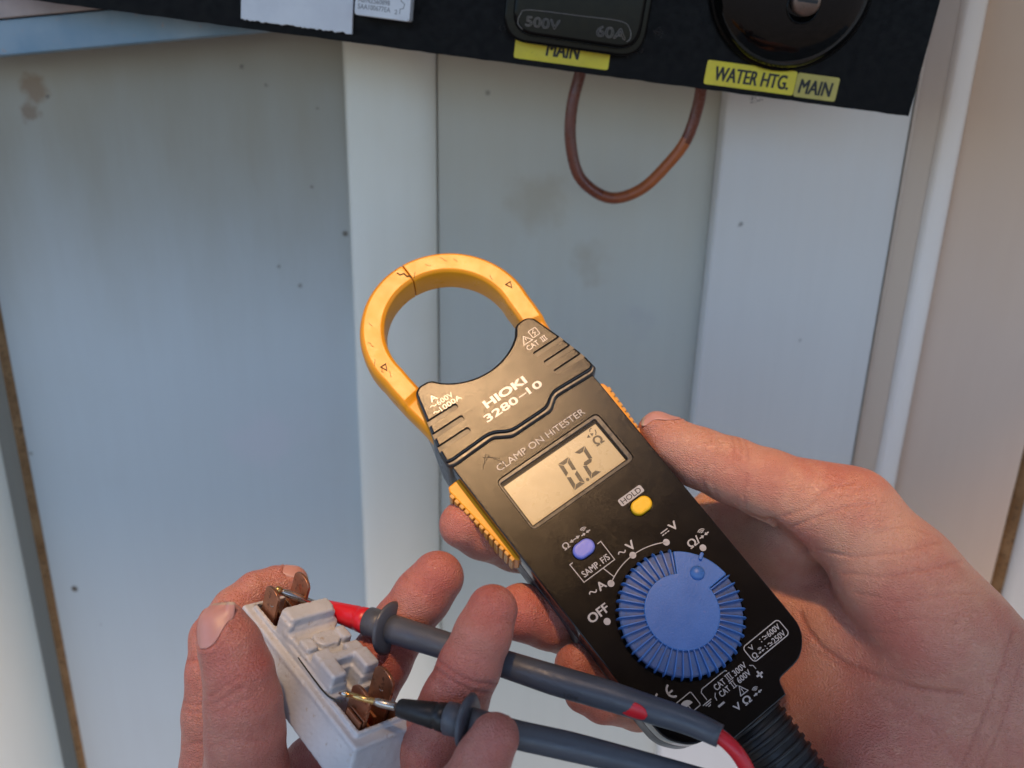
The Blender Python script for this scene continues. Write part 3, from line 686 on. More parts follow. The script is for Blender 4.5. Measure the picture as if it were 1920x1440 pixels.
# side levers with ribs
def lever(sgn, y0, y1, wmax):
    x0 = sgn*30.6+.2
    L = [(x0-sgn*1.5, y0+.8), (x0+sgn*(wmax-.6), y0+.2), (x0+sgn*wmax, y0-1.6), (x0+sgn*1.2, y1+1.2), (x0+sgn*.2, y1), (x0-sgn*1.5, y1)]
    o = prism('lever', L, -16.5, -5, M['yellow'], mt); bevel(o, .5, 3); n = 13
    for k in range(n):
        t = (k+.7)/n; cx = x0+sgn*(wmax+(1.0-wmax)*t)+sgn*.15; cy = y0-1.6+(y1+1.2-y0+1.6)*t
        an = math.atan2(y1-y0, sgn*(1.2-wmax)); 
        r = box('rib', -.9, .7, -.95, .95, -16.3, -5.2, M['yellow_dark'], o, .3)
        r.matrix_local = Matrix.Translation((cx*MM, cy*MM, 0)) @ Matrix.Rotation(an+PI/2, 4, 'Z')
        if k % 1 == 0:
            pass
    return o
lever(-1, 20.5, -14.5, 5.4); lever(1, 20.8, -13, 3.6)
# display
ds = box('display_surround', -20.9, 22.3, -9.7, 10.7, -2.55, -2.35, M['ink'], mt)
lc = box('display', -20.1, 20.4, -8.3, 8.6, -2.3, -2.0, M['lcd'], mt)
def seg_digit(fl, x, y, w_, h_, on, th=1.45, sl=.11):
    g_ = .14; X = lambda u_, v_: (x+u_+sl*v_, y+v_)
    def hseg(v_, x0, x1, kind):
        t = th
        if kind == 'top': P_ = [X(x0, v_), X(x1, v_), X(x1-t, v_-t), X(x0+t, v_-t)]
        elif kind == 'bot': P_ = [X(x0, v_), X(x1, v_), X(x1-t, v_+t), X(x0+t, v_+t)]
        else: P_ = [X(x0, v_), X(x0+t*.5, v_+t/2), X(x1-t*.5, v_+t/2), X(x1, v_), X(x1-t*.5, v_-t/2), X(x0+t*.5, v_-t/2)]
        fl.poly(P_)
    m_ = h_/2
    if 'a' in on: hseg(h_, g_, w_-g_, 'top')
    if 'g' in on: hseg(m_, g_*2+.2, w_-g_*2-.2, 'mid')
    if 'd' in on: hseg(0, g_, w_-g_, 'bot')
    for s_, x0, dx in (('f', 0, 1), ('b', w_, -1)):
        if s_ in on: fl.poly([X(x0, h_-g_), X(x0+dx*th, h_-th-g_), X(x0+dx*th, m_+th/2+g_), X(x0+dx*.1, m_+g_)])
    for s_, x0, dx in (('e', 0, 1), ('c', w_, -1)):
        if s_ in on: fl.poly([X(x0, g_), X(x0+dx*th, th+g_), X(x0+dx*th, m_-th/2-g_), X(x0+dx*.1, m_-g_)])
fl = Flat(-1.95); seg_digit(fl, -1.0, -6.7, 4.7, 11.0, 'abcdef'); seg_digit(fl, 6.2, -6.7, 4.7, 11.0, 'abged'); fl.dot(5.15, -6.2, .62)
fl.build('reading', M['segment'], lc)
fl = Flat(-1.95); fl.text('\u03a9', 15.4, 19.0, 1.4, 5.0, .03); fl.poly([(14.6, 6.2), (15.8, 6.9), (15.8, 5.5)]); fl.poly([(17.6, 6.2), (16.5, 6.9), (16.5, 5.5)]); fl.line([(16.9, 7.4), (17.4, 8.1), (18.3, 8.2)], .35); fl.line([(17.8, 5.2), (18.6, 6.0), (18.9, 7.0)], .35)
fl.build('unit_symbol', M['segment'], lc)
box('pane', -21.3, 22.7, -10.1, 11.1, -.95, -.75, M['glass'], mt)
frm = prism('pane_frame', roundpoly([(-21.5, 11.3), (-21.5, -10.3), (22.9, -10.3), (22.9, 11.3)], 2.3), -1.2, -.45, M['body_side'], mt)
v, f = prism_vf(roundpoly([(-20.6, 9.8), (-20.6, -8.9), (20.9, -8.9), (20.9, 9.8)], .6), -3, 3); c = mesh('cutter', v, f, None, mt, False); cut(frm, c); bpy.context.view_layer.update(); bake(frm); drop(c); bevel(frm, .25, 2)
# buttons
o = prism('button', rrect(9.6, 17.5, -27.5, -22.1, 2.7, 8), -1.4, 1.3, M['button_yellow'], mt, .9, 4); o['label'] = 'yellow hold button'
o = prism('button', rrect(-15.6, -7.6, -27.8, -22.4, 2.7, 8), -1.4, 1.3, M['button_blue'], mt, .9, 4); o['label'] = 'violet blue sample button'
# dial
DC = (.3, -60.2)
dl = empty('dial'); dl.parent = mt; dl.location = (DC[0]*MM, DC[1]*MM, 0)
lathe('dial_base', [(0, -1.1), (19.6, -1.1), (19.9, 2.0), (19.3, 2.8), (12, 3.3), (0, 3.3)], (0, 0, 0), M['blue_floor'], dl, 96)
pts = circle(0, 0, 12.2, 60, 58, 362)+circle(0, 0, 19.6, 14, 2, 58)
o = prism('dial_face', pts, 2.9, 4.5, M['blue'], dl, .45, 3)
v0 = []; f0 = []
rp = [(11.6, 4.35, .34), (13.5, 4.6, .38), (18.6, 4.3, .42), (20.2, 3.6, .36), (20.9, 2.4, .12), (20.6, .2, .10)]
for r, z, hw in rp: v0 += [(r, -hw*1.25, 1.4 if r < 20.5 else 0), (r, -hw*.45, z), (r, hw*.45, z), (r, hw*1.25, 1.4 if r < 20.5 else 0)]
for i in range(len(rp)-1):
    for k in range(3): f0.append((i*4+k, i*4+k+1, i*4+5+k, i*4+4+k))
f0 += [(0, 1, 2, 3), (20, 21, 22, 23)]
rib0 = mesh('rib', v0, f0, M['blue'], dl); sharp(rib0, .9); NR = 38
for k in range(NR):
    o = rib0 if k == 0 else rib0.copy()
    if k: COL.objects.link(o)
    o.parent = dl; o.rotation_euler = (0, 0, math.radians(60+300*k/(NR-1)))
bv, bf = lathe_vf([(0, 3.6)]+[(2.5*math.cos(t), 4.2+1.7*math.sin(t)) for t in np.linspace(0, 1.5, 8)]+[(0, 5.9)], 24)
ca = math.radians(31)
mesh('pointer_dot', [(x+14.0*math.cos(ca), y+12.6*math.sin(ca), z) for x, y, z in bv], bf, M['blue'], dl)
o = prism('pointer_mark', rrect(-1.3, 1.3, -.6, .6, .55, 5), 3.5, 5.4, M['blue'], dl, .3, 3); o.matrix_local = Matrix.Rotation(ca, 4, 'Z') @ Matrix.Translation((.0193, 0, 0))
# printed legends on the body
PZ = .06; PR = M['print']
def sym_cont(fl, x, y, s_=1.):
    """continuity symbol: three sound arcs above two facing arrows"""
    for r in (.55, 1.05, 1.55): fl.line([(x-.3*s_+r*s_*math.cos(t), y+.2*s_+r*s_*math.sin(t)) for t in np.linspace(.5, 2.3, 7)], .26*s_)
    for sg in (-1, 1): fl.poly([(x-.3*s_+sg*.1*s_, y-.5*s_), (x-.3*s_+sg*1.0*s_, y+.1*s_), (x-.3*s_+sg*1.0*s_, y-.3*s_), (x-.3*s_+sg*1.9*s_, y-.3*s_), (x-.3*s_+sg*1.9*s_, y-.7*s_), (x-.3*s_+sg*1.0*s_, y-.7*s_), (x-.3*s_+sg*1.0*s_, y-1.1*s_)])
def tilde(fl, x0, x1, y, a_=.5, w_=.4): fl.line([(x0+(x1-x0)*t, y+a_*math.sin(2*PI*t)) for t in np.linspace(0, 1, 12)], w_)
fl = Flat(PZ); fl.text('CLAMP ON HiTESTER', -18.5, 19.5, 13.4, 15.9, .004); fl.build('lettering', PR, body)
sc2 = Flat(PZ+.01)
for p in ([(-21.5, 18.6), (-17.6, 20.6)], [(-20.2, 21.2), (-15.2, 17.2)], [(-18.8, 21.3), (-15.6, 15.8)], [(-17.4, 16.2), (-15.9, 13.6), (-15.0, 15.2)], [(-22.5, 17.5), (-18.3, 21.6)]): sc2.line(p, .17)
tag(sc2.build('scratch_marks', M['ink'], body), kind='stuff')
fl = Flat(PZ); fl.poly(rrect(8.0, 18.0, -21.35, -18.55, .7, 4)); fl.build('printed_box', PR, body)
fl = Flat(PZ+.03); fl.text('HOLD', 8.9, 17.1, -20.9, -19.0, .006); fl.build('lettering', M['body'], body)
fl = Flat(PZ); fl.text('\u03a9', -17.0, -14.6, -21.9, -19.6, .02); fl.line([(-13.8, -20.7), (-10.0, -20.7)], .3)
fl.poly([(-14.2, -20.7), (-12.9, -20.1), (-12.9, -21.3)]); fl.poly([(-9.8, -20.7), (-11.1, -20.1), (-11.1, -21.3)]); sym_cont(fl, -7.4, -20.7, .95); fl.build('lettering', PR, body)
fl = Flat(PZ); fl.line([(-17.4, -26.6), (-18.6, -26.6), (-18.4, -33.9), (-5.5, -33.9), (-5.4, -26.4), (-6.9, -26.4)], .3); fl.text('SAMP. F/S', -17.3, -6.4, -32.9, -30.7, .015)
fl.line([(-10.4, -34.0), (-9.3, -38.2)], .3); fl.build('lettering', PR, body)
fl = Flat(PZ); RR = 23.9
fl.line([(DC[0]+RR*math.cos(t), DC[1]+RR*math.sin(t)) for t in np.linspace(math.radians(120), math.radians(60), 20)], .32)
for x, y in ((-11.5, -39.4), (.3, -36.3), (12.2, -39.5), (20.9, -48.1), (-20.2, -48.2)): fl.dot(x, y, 1.15)
fl.build('dial_scale', PR, body)
fl = Flat(PZ); tilde(fl, -19.4, -16.6, -38.1, .55); fl.text('A', -16.0, -13.0, -39.4, -36.6, .02); tilde(fl, -3.4, -.6, -33.4, .55); fl.text('V', .2, 3.3, -34.9, -31.9, .02)
fl.line([(12.6, -36.1), (15.6, -36.1)], .36)
for k in range(3): fl.line([(12.6+k*1.1, -37.0), (13.4+k*1.1, -37.0)], .36)
fl.text('V', 16.2, 19.3, -38.0, -35.2, .02); fl.text('\u03a9/', 17.4, 22.0, -46.2, -43.3, .02); sym_cont(fl, 24.4, -44.6, 1.05); fl.text('OFF', -24.8, -17.0, -46.0, -42.9, .025); fl.build('lettering', PR, body)
fl = Flat(PZ); fl.line(rrect(9.5, 24.9, -85.5, -79.9, 1.2, 4), .3, True); fl.text('V', 11.0, 12.7, -82.3, -80.8, .01); fl.text(':', 15.6, 16.0, -82.3, -81.0, .02); tilde(fl, 16.8, 18.4, -81.4, .25, .25); fl.line([(16.8, -82.1), (18.4, -82.1)], .22)
fl.text('600V', 18.7, 23.8, -82.6, -80.8, .012); fl.text('\u03a9', 10.2, 12.0, -84.9, -83.1, .015); sym_cont(fl, 13.9, -84.0, .6); fl.text(':', 15.6, 16.0, -84.9, -83.6, .02); tilde(fl, 16.8, 18.4, -84.0, .25, .25); fl.line([(16.8, -84.7), (18.4, -84.7)], .22)
fl.text('250V', 18.7, 23.8, -85.1, -83.3, .012); fl.build('lettering', PR, body)
fl = Flat(PZ); fl.text('CAT', -5.9, -1.8, -84.9, -83.0, .012); fl.text('300V', 1.8, 6.9, -85.1, -83.2, .012); fl.text('CAT', -5.9, -2.0, -87.3, -85.5, .012); fl.text('600V', 1.4, 6.5, -87.5, -85.7, .012)
for x in (-.7, 0, .7): fl.line([(x, -84.9), (x, -83.1)], .25)
for y in (-83.0, -84.95): fl.line([(-1.1, y), (1.1, y)], .2)
for x in (-.75, .05): fl.line([(x, -87.3), (x, -85.6)], .25)
for y in (-85.5, -87.4): fl.line([(-1.2, y), (.5, y)], .2)
fl.line([(-10.1, -85.1), (-10.1, -82.4), (-9.3, -81.7), (.2, -81.8), (.8, -82.3)], .24); fl.line([(-7.7, -87.0), (-7.5, -85.9), (-6.6, -85.0)], .24); fl.line([(8.6, -87.2), (8.6, -85.9), (7.6, -85.2)], .24)
for k, hw in enumerate((1.7, 1.1, .5)): fl.line([(-10.5-hw, -85.6-k*.6), (-10.5+hw, -85.6-k*.6)], .28)
fl.line([(-8.6, -88.7), (-6.1, -88.7)], .6); fl.line([(7.2, -89.1), (9.6, -89.1)], .6); fl.line([(8.4, -87.9), (8.4, -90.3)], .6)
fl.line([(-.8, -90.4), (.8, -87.9), (2.2, -90.5)], .24, True); fl.line([(.75, -88.8), (.72, -89.6)], .28); fl.dot(.72, -90.0, .16)
fl.text('V', -5.0, -2.6, -93.2, -91.1, .015); fl.text('\u03a9', -1.5, 1.3, -93.5, -91.2, .02); sym_cont(fl, 4.4, -92.4, .85); fl.build('lettering', PR, body)
fl = Flat(PZ)
for cx, mid in ((-21.0, 0), (-16.6, 1)):
    fl.line([(cx+1.0*0+2.1*math.cos(t), -76.6+2.1*math.sin(t)) for t in np.linspace(math.radians(100), math.radians(260), 12)], .6)
    if mid: fl.line([(cx-2.0, -76.6), (cx-.3, -76.6)], .55)
fl.line(rrect(-20, -12.6, -85.0, -80.2, .5, 3), .26, True)
fl.poly([(-18.0+2.2*math.cos(t)+1.6, -83.0+1.9*math.sin(t)) for t in np.linspace(0, PI, 12)]); fl.line([(-16.9, -83.0), (-16.9, -84.4)], .3); fl.line([(-15.9, -83.0), (-15.9, -84.4)], .3); fl.build('lettering', PR, body)
# legends on the head guard
CZ = 2.06; PC = M['print_cap']
fl = Flat(CZ); fl.text('HIOKI', -8.6, 9.4, 34.5, 37.8, .045); fl.text('3280', -11.6, 2.4, 30.0, 33.0, .03); fl.line([(3.2, 31.5), (6.4, 31.5)], .4); fl.text('10', 7.0, 13.2, 30.2, 33.2, .03); fl.build('lettering', PC, cap)
fl = Flat(CZ); fl.text('A', -23.2, -20.4, 48.0, 50.4, .01); tilde(fl, -24.6, -22.2, 46.6, .35, .3); fl.text('600V', -21.8, -15.2, 45.6, 47.6, .006); tilde(fl, -25.0, -22.6, 44.0, .35, .3); fl.text('1000A', -22.2, -13.4, 43.0, 45.0, .006); fl.build('lettering', PC, cap)
fl = Flat(CZ); fl.line([(17.2, 47.5), (19.2, 50.6), (21.2, 47.5)], .26, True); fl.line([(19.2, 49.6), (19.2, 48.6)], .3); fl.line(rrect(21.8, 25.0, 48.0, 51.2, .3, 2), .26, True); fl.line([(23.8, 50.8), (22.8, 49.7), (23.9, 49.5), (22.9, 48.4)], .24)
fl.text('CAT', 17.2, 22.4, 44.6, 46.6, .006)
for x in (24.0, 24.8, 25.6): fl.line([(x, 44.6), (x, 46.5)], .24)
for y in (44.6, 46.5): fl.line([(23.6, y), (26.0, y)], .2)
fl.build('lettering', PC, cap)
# strain relief boot with ridges
bt = empty('cable_boot'); bt.parent = mt
tube('boot_core', [(0, -97, -10), (0, -110, -10), (0, -124, -10), (-.5, -150, -12), (-2, -175, -20)], [10.2, 9.4, 8.6, 7.4, 5.5], M['black_rubber'], bt, 28, .85)
for k in range(16):
    y = -99-k*3.0; rr = 10.9-(k*.11)
    tube('ridge', [(-.0-k*.03, y-.75, -10-k*.1), (-.0-k*.03, y-.5, -10-k*.1), (-.0-k*.03, y+.5, -10-k*.1), (0-k*.03, y+.75, -10-k*.1)], [rr-.9, rr, rr, rr-.9], M['black_rubber'], bt, 28, .85)

# ================================================================== FUSE CARRIER
A3 = ray((667, 1406))*256; FLc = ray((454, 1134))*300; B3 = ray((782, 1359))*271.9
FY = FLc-A3; FX = B3-A3; FLEN = np.linalg.norm(FY); FY /= FLEN; FX -= FY*(FX @ FY); FX /= np.linalg.norm(FX); FZ = np.cross(FX, FY)
FM = frame(A3, FX, FY, FZ)
fu = empty('fuse_carrier', FM); tag(fu, 'white ceramic rewirable fuse carrier with copper contact blades, held at lower left', 'fuse carrier')
h = .4; fd = Field((-6, -6, -18), (29, 77, 13), h); D = fd.blank()
fd.rbox(D, 0, 22.5, 0, 70.7, -13.5, 0, .8)
# flared foot
sl, X, Y, Z = fd.sub((-5, -5, -18), (28, 76, 2), 0)
fl_ = np.clip((-2-Z)/11, 0, 1)*3.0
ax = np.abs(X-11.25)-(11.25+fl_*1.0)+.8; ay = np.abs(Y-35.35)-(35.35+fl_)+.8; az = np.abs(Z+7)-6.2
dd_ = np.sqrt(np.maximum(ax, 0)**2+np.maximum(ay, 0)**2+np.maximum(az, 0)**2)+np.minimum(np.maximum(np.maximum(ax, ay), az), 0)-.8
D[sl] = smin(D[sl], dd_, .2)
fd.rbox(D, 2.4, 20.6, 3.4, 67.6, -1, 1.6, .5, .3)
fd.rbox(D, 3.8, 19.2, 4.8, 19.0, -10, 6, .4, .2, sub=True)          # near pocket
fd.rbox(D, 3.8, 19.2, 55.5, 69.2, -10, 6, .4, .2, sub=True)         # far pocket
fd.rbox(D, 3.2, 20.0, 20.5, 53.5, -1, 4.6, .6, .3)                  # bridge core
fd.rbox(D, 2.4, 4.4, 22, 50, .6, 2.6, .5, .3)
fd.rbox(D, 3.4, 20.6, 47.0, 53.8, 2, 10.2, 1.0, .8)                  # far ridge
fd.cone(D, (4.6, 47.4, 4.4), (19.4, 47.4, 4.4), 2.4, 2.4, .8, 3); fd.rbox(D, 2.6, 4.6, 44, 53, 1, 8.2, .6, .8)
fd.rbox(D, 3.4, 20.4, 27.5, 33.5, 2, 8.2, .9, .6)                   # near ridge
fd.rbox(D, 3.2, 8.6, 20.8, 29, 1, 8.4, .8, .6); fd.rbox(D, 15.2, 20.6, 20.8, 29, 1, 8.8, .8, .6)
fd.rbox(D, 3.6, 8.0, 36, 41.5, 3, 6.8, .8, .5); fd.rbox(D, 17, 20.4, 36, 42, 3, 7.6, .8, .5)
fd.cyl(D, 12.8, 39.6, 4.4, 1, 6.6, .5)
fd.rbox(D, 9.4, 14.4, 16, 26.5, -2, 12, .5, .4, sub=True)           # slot at the near end
fd.rbox(D, 9.0, 14.8, 30.5, 36, 5.2, 12, .6, .6, sub=True)
fd.rbox(D, 2.0, 21, 42.5, 46.3, 5.2, 12, .8, .8, sub=True)
X, Y, Z = fd.g[0][:, None, None], fd.g[1][None, :, None], fd.g[2][None, None, :]
for cx_, cy_, cz_, rr_ in ((3.6, 53.6, 10, .9), (20.4, 47.2, 10, 1.1), (3.4, 33.2, 8.2, .8), (20.4, 33.2, 8.4, .9), (8.4, 20.8, 8.6, .7), (2.6, 60, 1.6, .6), (20.6, 12, 1.6, .7), (14, 53.8, 10.2, .7), (0, 30, 0, .7), (22.5, 0, 0, .9), (12, 0, 0, .6)):
    D = np.maximum(D, rr_-np.sqrt((X-cx_)**2+((Y-cy_)*.6)**2+(Z-cz_)**2))
D += .10*np.sin(X*1.9+np.sin(Y*1.3)*1.5)*np.sin(Y*1.7+Z*1.1)*np.sin(Z*2.3+X*.7)
V, Q = surface_nets(D, fd.lo, h); V = relax(V, Q, 1)
me = np_mesh('ceramic_body', V*MM, Q); o = link('ceramic_body', me, M['ceramic'], fu)
box('pocket_plate', 4.2, 18.8, 5.2, 18.6, -9.6, -9.2, M['copper_bright'], fu); o = box('pocket_plate', 4.2, 18.8, 56, 68.8, -9.6, -9.2, M['copper_bright'], fu)  # copper plates on the two pocket floors
for q in list(fu.children):
    if q.name.startswith('pocket'): q.name = 'contact_plate'
def blade(x, y0, y1, z1, lean=0., mat='copper', th=1.1, rim=True):
    yc = (y0+y1)/2; r = (y1-y0)/2
    out = [(y0, -9), (y1, -9), (y1, z1-r*.55)]+[(yc+r*math.cos(t), z1-r*.55+r*.6*math.sin(t)) for t in np.linspace(.25, PI-.25, 8)]+[(y0, z1-r*.55)]
    n = len(out); v = [(x+lean*(z+9)*.04, y, z) for y, z in out]+[(x+th+lean*(z+9)*.04, y, z) for y, z in out]
    f = [tuple(range(n)), tuple(range(n, 2*n))]+[(i, (i+1) % n, n+(i+1) % n, n+i) for i in range(n)]
    b_ = mesh('contact_blade', v, f, M[mat], fu); bevel(b_, .2, 2); return b_
b1 = blade(4.6, 58.0, 66.2, 11.0); b2 = blade(16.2, 59.5, 68.6, 12.2, .6)
b3 = blade(6.2, 5.8, 15.0, 10.8); b4 = blade(16.0, 8.0, 17.8, 12.4)
dv, df = tube_vf([(4.55, 60.8+1.2*math.cos(t)*.9, 6.4+1.1*math.sin(t)) for t in np.linspace(3.3, 5.2, 6)], .18, 6); mesh('dimple', dv, df, M['steel'], b1)
dv, df = tube_vf([(16.1, 12.8+1.2*math.cos(t)*.9, 6.4+1.1*math.sin(t)) for t in np.linspace(3.3, 5.2, 6)], .18, 6); mesh('dimple', dv, df, M['steel'], b4)
for x, y0, y1, z1 in ((4.1, 5.4, 12.5, 3.4), (5.4, 5.4, 12.5, 3.6), (17.6, 6, 13, 2.6)):
    o = box('clip_leaf', x, x+.8, y0, y1, -9, z1, M['copper'], fu, .2)
for x, y0, y1, z1 in ((8.2, 57, 66, 1.5), (13.2, 57, 66, 2.5), (10.4, 60, 64, -2)): box('clip_leaf', x, x+1.0, y0, y1, -9, z1, M['copper_bright'], fu, .2)
for x, y0, y1, z1 in ((10.2, 7, 15, -2.5), (13.0, 9, 17, -1.0)): box('clip_leaf', x, x+.9, y0, y1, -9, z1, M['copper_bright'], fu, .2)
tube('fuse_wire', spline([(2.9, 38.5, 1.9), (2.6, 37.6, 2.2), (2.4, 30, 2.0), (2.3, 22, 2.0), (2.9, 18, 2.6), (4.2, 15.5, 3.2)], 5), .28, M['segment'], fu, 6)

# ================================================================== TEST PROBES (built along their axis in camera millimetres)
def P(px, py, z): return ray((px, py))*z
def axis_obj(name, pts, radii, mat, parent, n=28):
    return tube(name, [W(p)/MM for p in pts], radii, mat, parent, n)
def along(a_, b_, t): return a_+(b_-a_)*t
def probe(label, a_, b_, bend, tipmat, collar_r, marks=None):
    """a_: start of the coloured nose, b_: guard disc centre, bend: further axis points [(point, radius)]"""
    pr = empty('test_probe'); tag(pr, label, 'test probe')
    d = (b_-a_)/np.linalg.norm(b_-a_); L = np.linalg.norm(b_-a_)
    r = collar_r
    axis_obj('nose', [a_, a_+d*.5, a_+d*L*.52, a_+d*L*.55, a_+d*L*.58, a_+d*L*.72], [r*.55, r*.62, r*.88, r*.80, r*.92, r*.98], tipmat, pr)
    axis_obj('collar', [a_+d*L*.70, a_+d*L*.71, a_+d*L*.97], [r*.98, r*1.08, r*1.04], M['grey_rubber'], pr)
    axis_obj('guard', [b_-d*1.1, b_-d*.9, b_-d*.2, b_+d*.6, b_+d*.9], [r*1.0, r*1.7, r*1.92, r*1.7, r*1.0], M['grey_rubber'], pr, 36)
    pts = [b_]+[q for q, _ in bend]; rad = [r*1.02]+[q for _, q in bend]
    sp_ = spline(pts, 6); rr = np.interp(np.linspace(0, len(pts)-1, len(sp_)), range(len(pts)), rad)
    bl = axis_obj('handle', sp_, list(rr), M['grey_rubber'], pr, 32)
    return pr, d, bl
z1 = 284
a1 = P(604, 1139, 307); b1_ = P(731, 1178, 292)
pr1, d1, bl1 = probe('grey test probe with a red nose, upper of the two probes, lying across the meter', a1, b1_,
    [(P(840, 1212, 283), 4.35), (P(940, 1243, 277), 4.2), (P(1040, 1275, 273), 4.6), (P(1130, 1301, 268), 4.5), (P(1210, 1327, 263), 4.1), (P(1290, 1353, 258), 3.7), (P(1350, 1380, 254), 3.3)], M['red'], 4.6)
pin_a = P(516, 1104, 299); axis_obj('pin', [pin_a, along(pin_a, a1, .03), along(pin_a, a1, .12)], [.7, 1.2, 1.25], M['brass'], pr1, 12)
axis_obj('pin', [along(pin_a, a1, .11), along(pin_a, a1, .16), along(pin_a, a1, .25), a1], [.9, 1.0, 1.35, 1.35], M['steel'], pr1, 14)
# red inlay on the handle and faint moulded text
i0, i1 = P(1168, 1290, 261.2), P(1222, 1307, 257.5)
mid = (i0+i1)/2; ax_ = (i1-i0)/np.linalg.norm(i1-i0)
vv = np.array([0, -.25, -1.]); vv -= ax_*(vv @ ax_); vv /= np.linalg.norm(vv); ss = np.cross(ax_, vv)
cen = P(1195, 1322, 264); 
iv = []; ifc = []
for i in range(9):
    for j in range(13):
        t = -1+2*j/12; wdt = math.sqrt(max(0, 1-t*t)); s_ = (-1+2*i/8)*wdt*.62
        a_ = -.42+s_; p = P(1195+t*27, 1322.5+t*8.4-0, 264-t*1.8)
        axv = ax_; q = p+(vv*math.cos(a_)+np.cross(axv, vv)*math.sin(a_)*-1)*4.28; iv.append(W(q)/MM)
for i in range(8):
    for j in range(12): ifc.append((i*13+j, i*13+j+1, (i+1)*13+j+1, (i+1)*13+j))
o = mesh('inlay', iv, ifc, M['red'], pr1); o.modifiers.new('s', 'SOLIDIFY').thickness = .0004; o['label'] = 'red oval inlay'
M['mould'] = plastic('moulded_mark', (.05, .052, .058), (.04, .042, .048), .4, .05)
def on_probe(t, pa, pb, rad, roll, hgt, parent, width=None):
    """raised text wrapped on a handle between two axis points"""
    L = np.linalg.norm(pb-pa); v, f = text_vf(t, 0, L, -hgt/2, hgt/2, 0); ax = (pb-pa)/L; v0_ = np.array([0, 0, -1.]); v0_ -= ax*(v0_ @ ax); v0_ /= np.linalg.norm(v0_); sd = np.cross(ax, v0_)
    out = []
    for x, y in v:
        a_ = roll+y/rad; out.append(W(pa+ax*x+(v0_*math.cos(a_)-sd*math.sin(a_)*-1)*(rad+.06))/MM)
    return mesh('lettering', out, f, M['mould'], parent, False)
on_probe('C E', P(990, 1259, 275.4), P(1025, 1270, 273.8), 4.5, .55, 2.6, pr1)
on_probe('10A', P(1066, 1283, 271.6), P(1094, 1291, 270), 4.62, .55, 2.6, pr1)
ld = spline([W(P(1346, 1378, 254.4))/MM, W(P(1368, 1396, 253))/MM, W(P(1388, 1420, 252.5))/MM, W(P(1404, 1452, 253))/MM, W(P(1412, 1500, 256))/MM, W(P(1440, 1570, 262))/MM], 8)
o = tube('lead', ld, 2.15, M['red'], pr1, 16)
a2 = P(748, 1327, 259); b2_ = P(878, 1355, 251)
pr2, d2, bl2 = probe('grey test probe with a black nose, lower of the two probes, under the little finger', a2, b2_,
    [(P(970, 1378, 252), 4.0), (P(1070, 1400, 253), 4.05), (P(1180, 1427, 254), 3.7), (P(1320, 1463, 255), 3.2), (P(1400, 1485, 256), 2.8)], M['black_rubber'], 4.3)
pin_b = P(636, 1298, 264.5)
axis_obj('pin', [pin_b, along(pin_b, a2, .08), along(pin_b, a2, .13)], [.5, 1.0, 1.05], M['steel'], pr2, 12)
axis_obj('pin', [along(pin_b, a2, .12), along(pin_b, a2, .62)], [.95, 1.0], M['brass'], pr2, 12)
axis_obj('pin', [along(pin_b, a2, .60), along(pin_b, a2, .66), a2], [1.0, 1.25, 1.25], M['steel'], pr2, 12)
tube('lead', [W(p)/MM for p in spline([P(1395, 1484, 256), P(1450, 1510, 258), P(1500, 1570, 262)], 6)], 2.1, M['black_rubber'], pr2, 16)

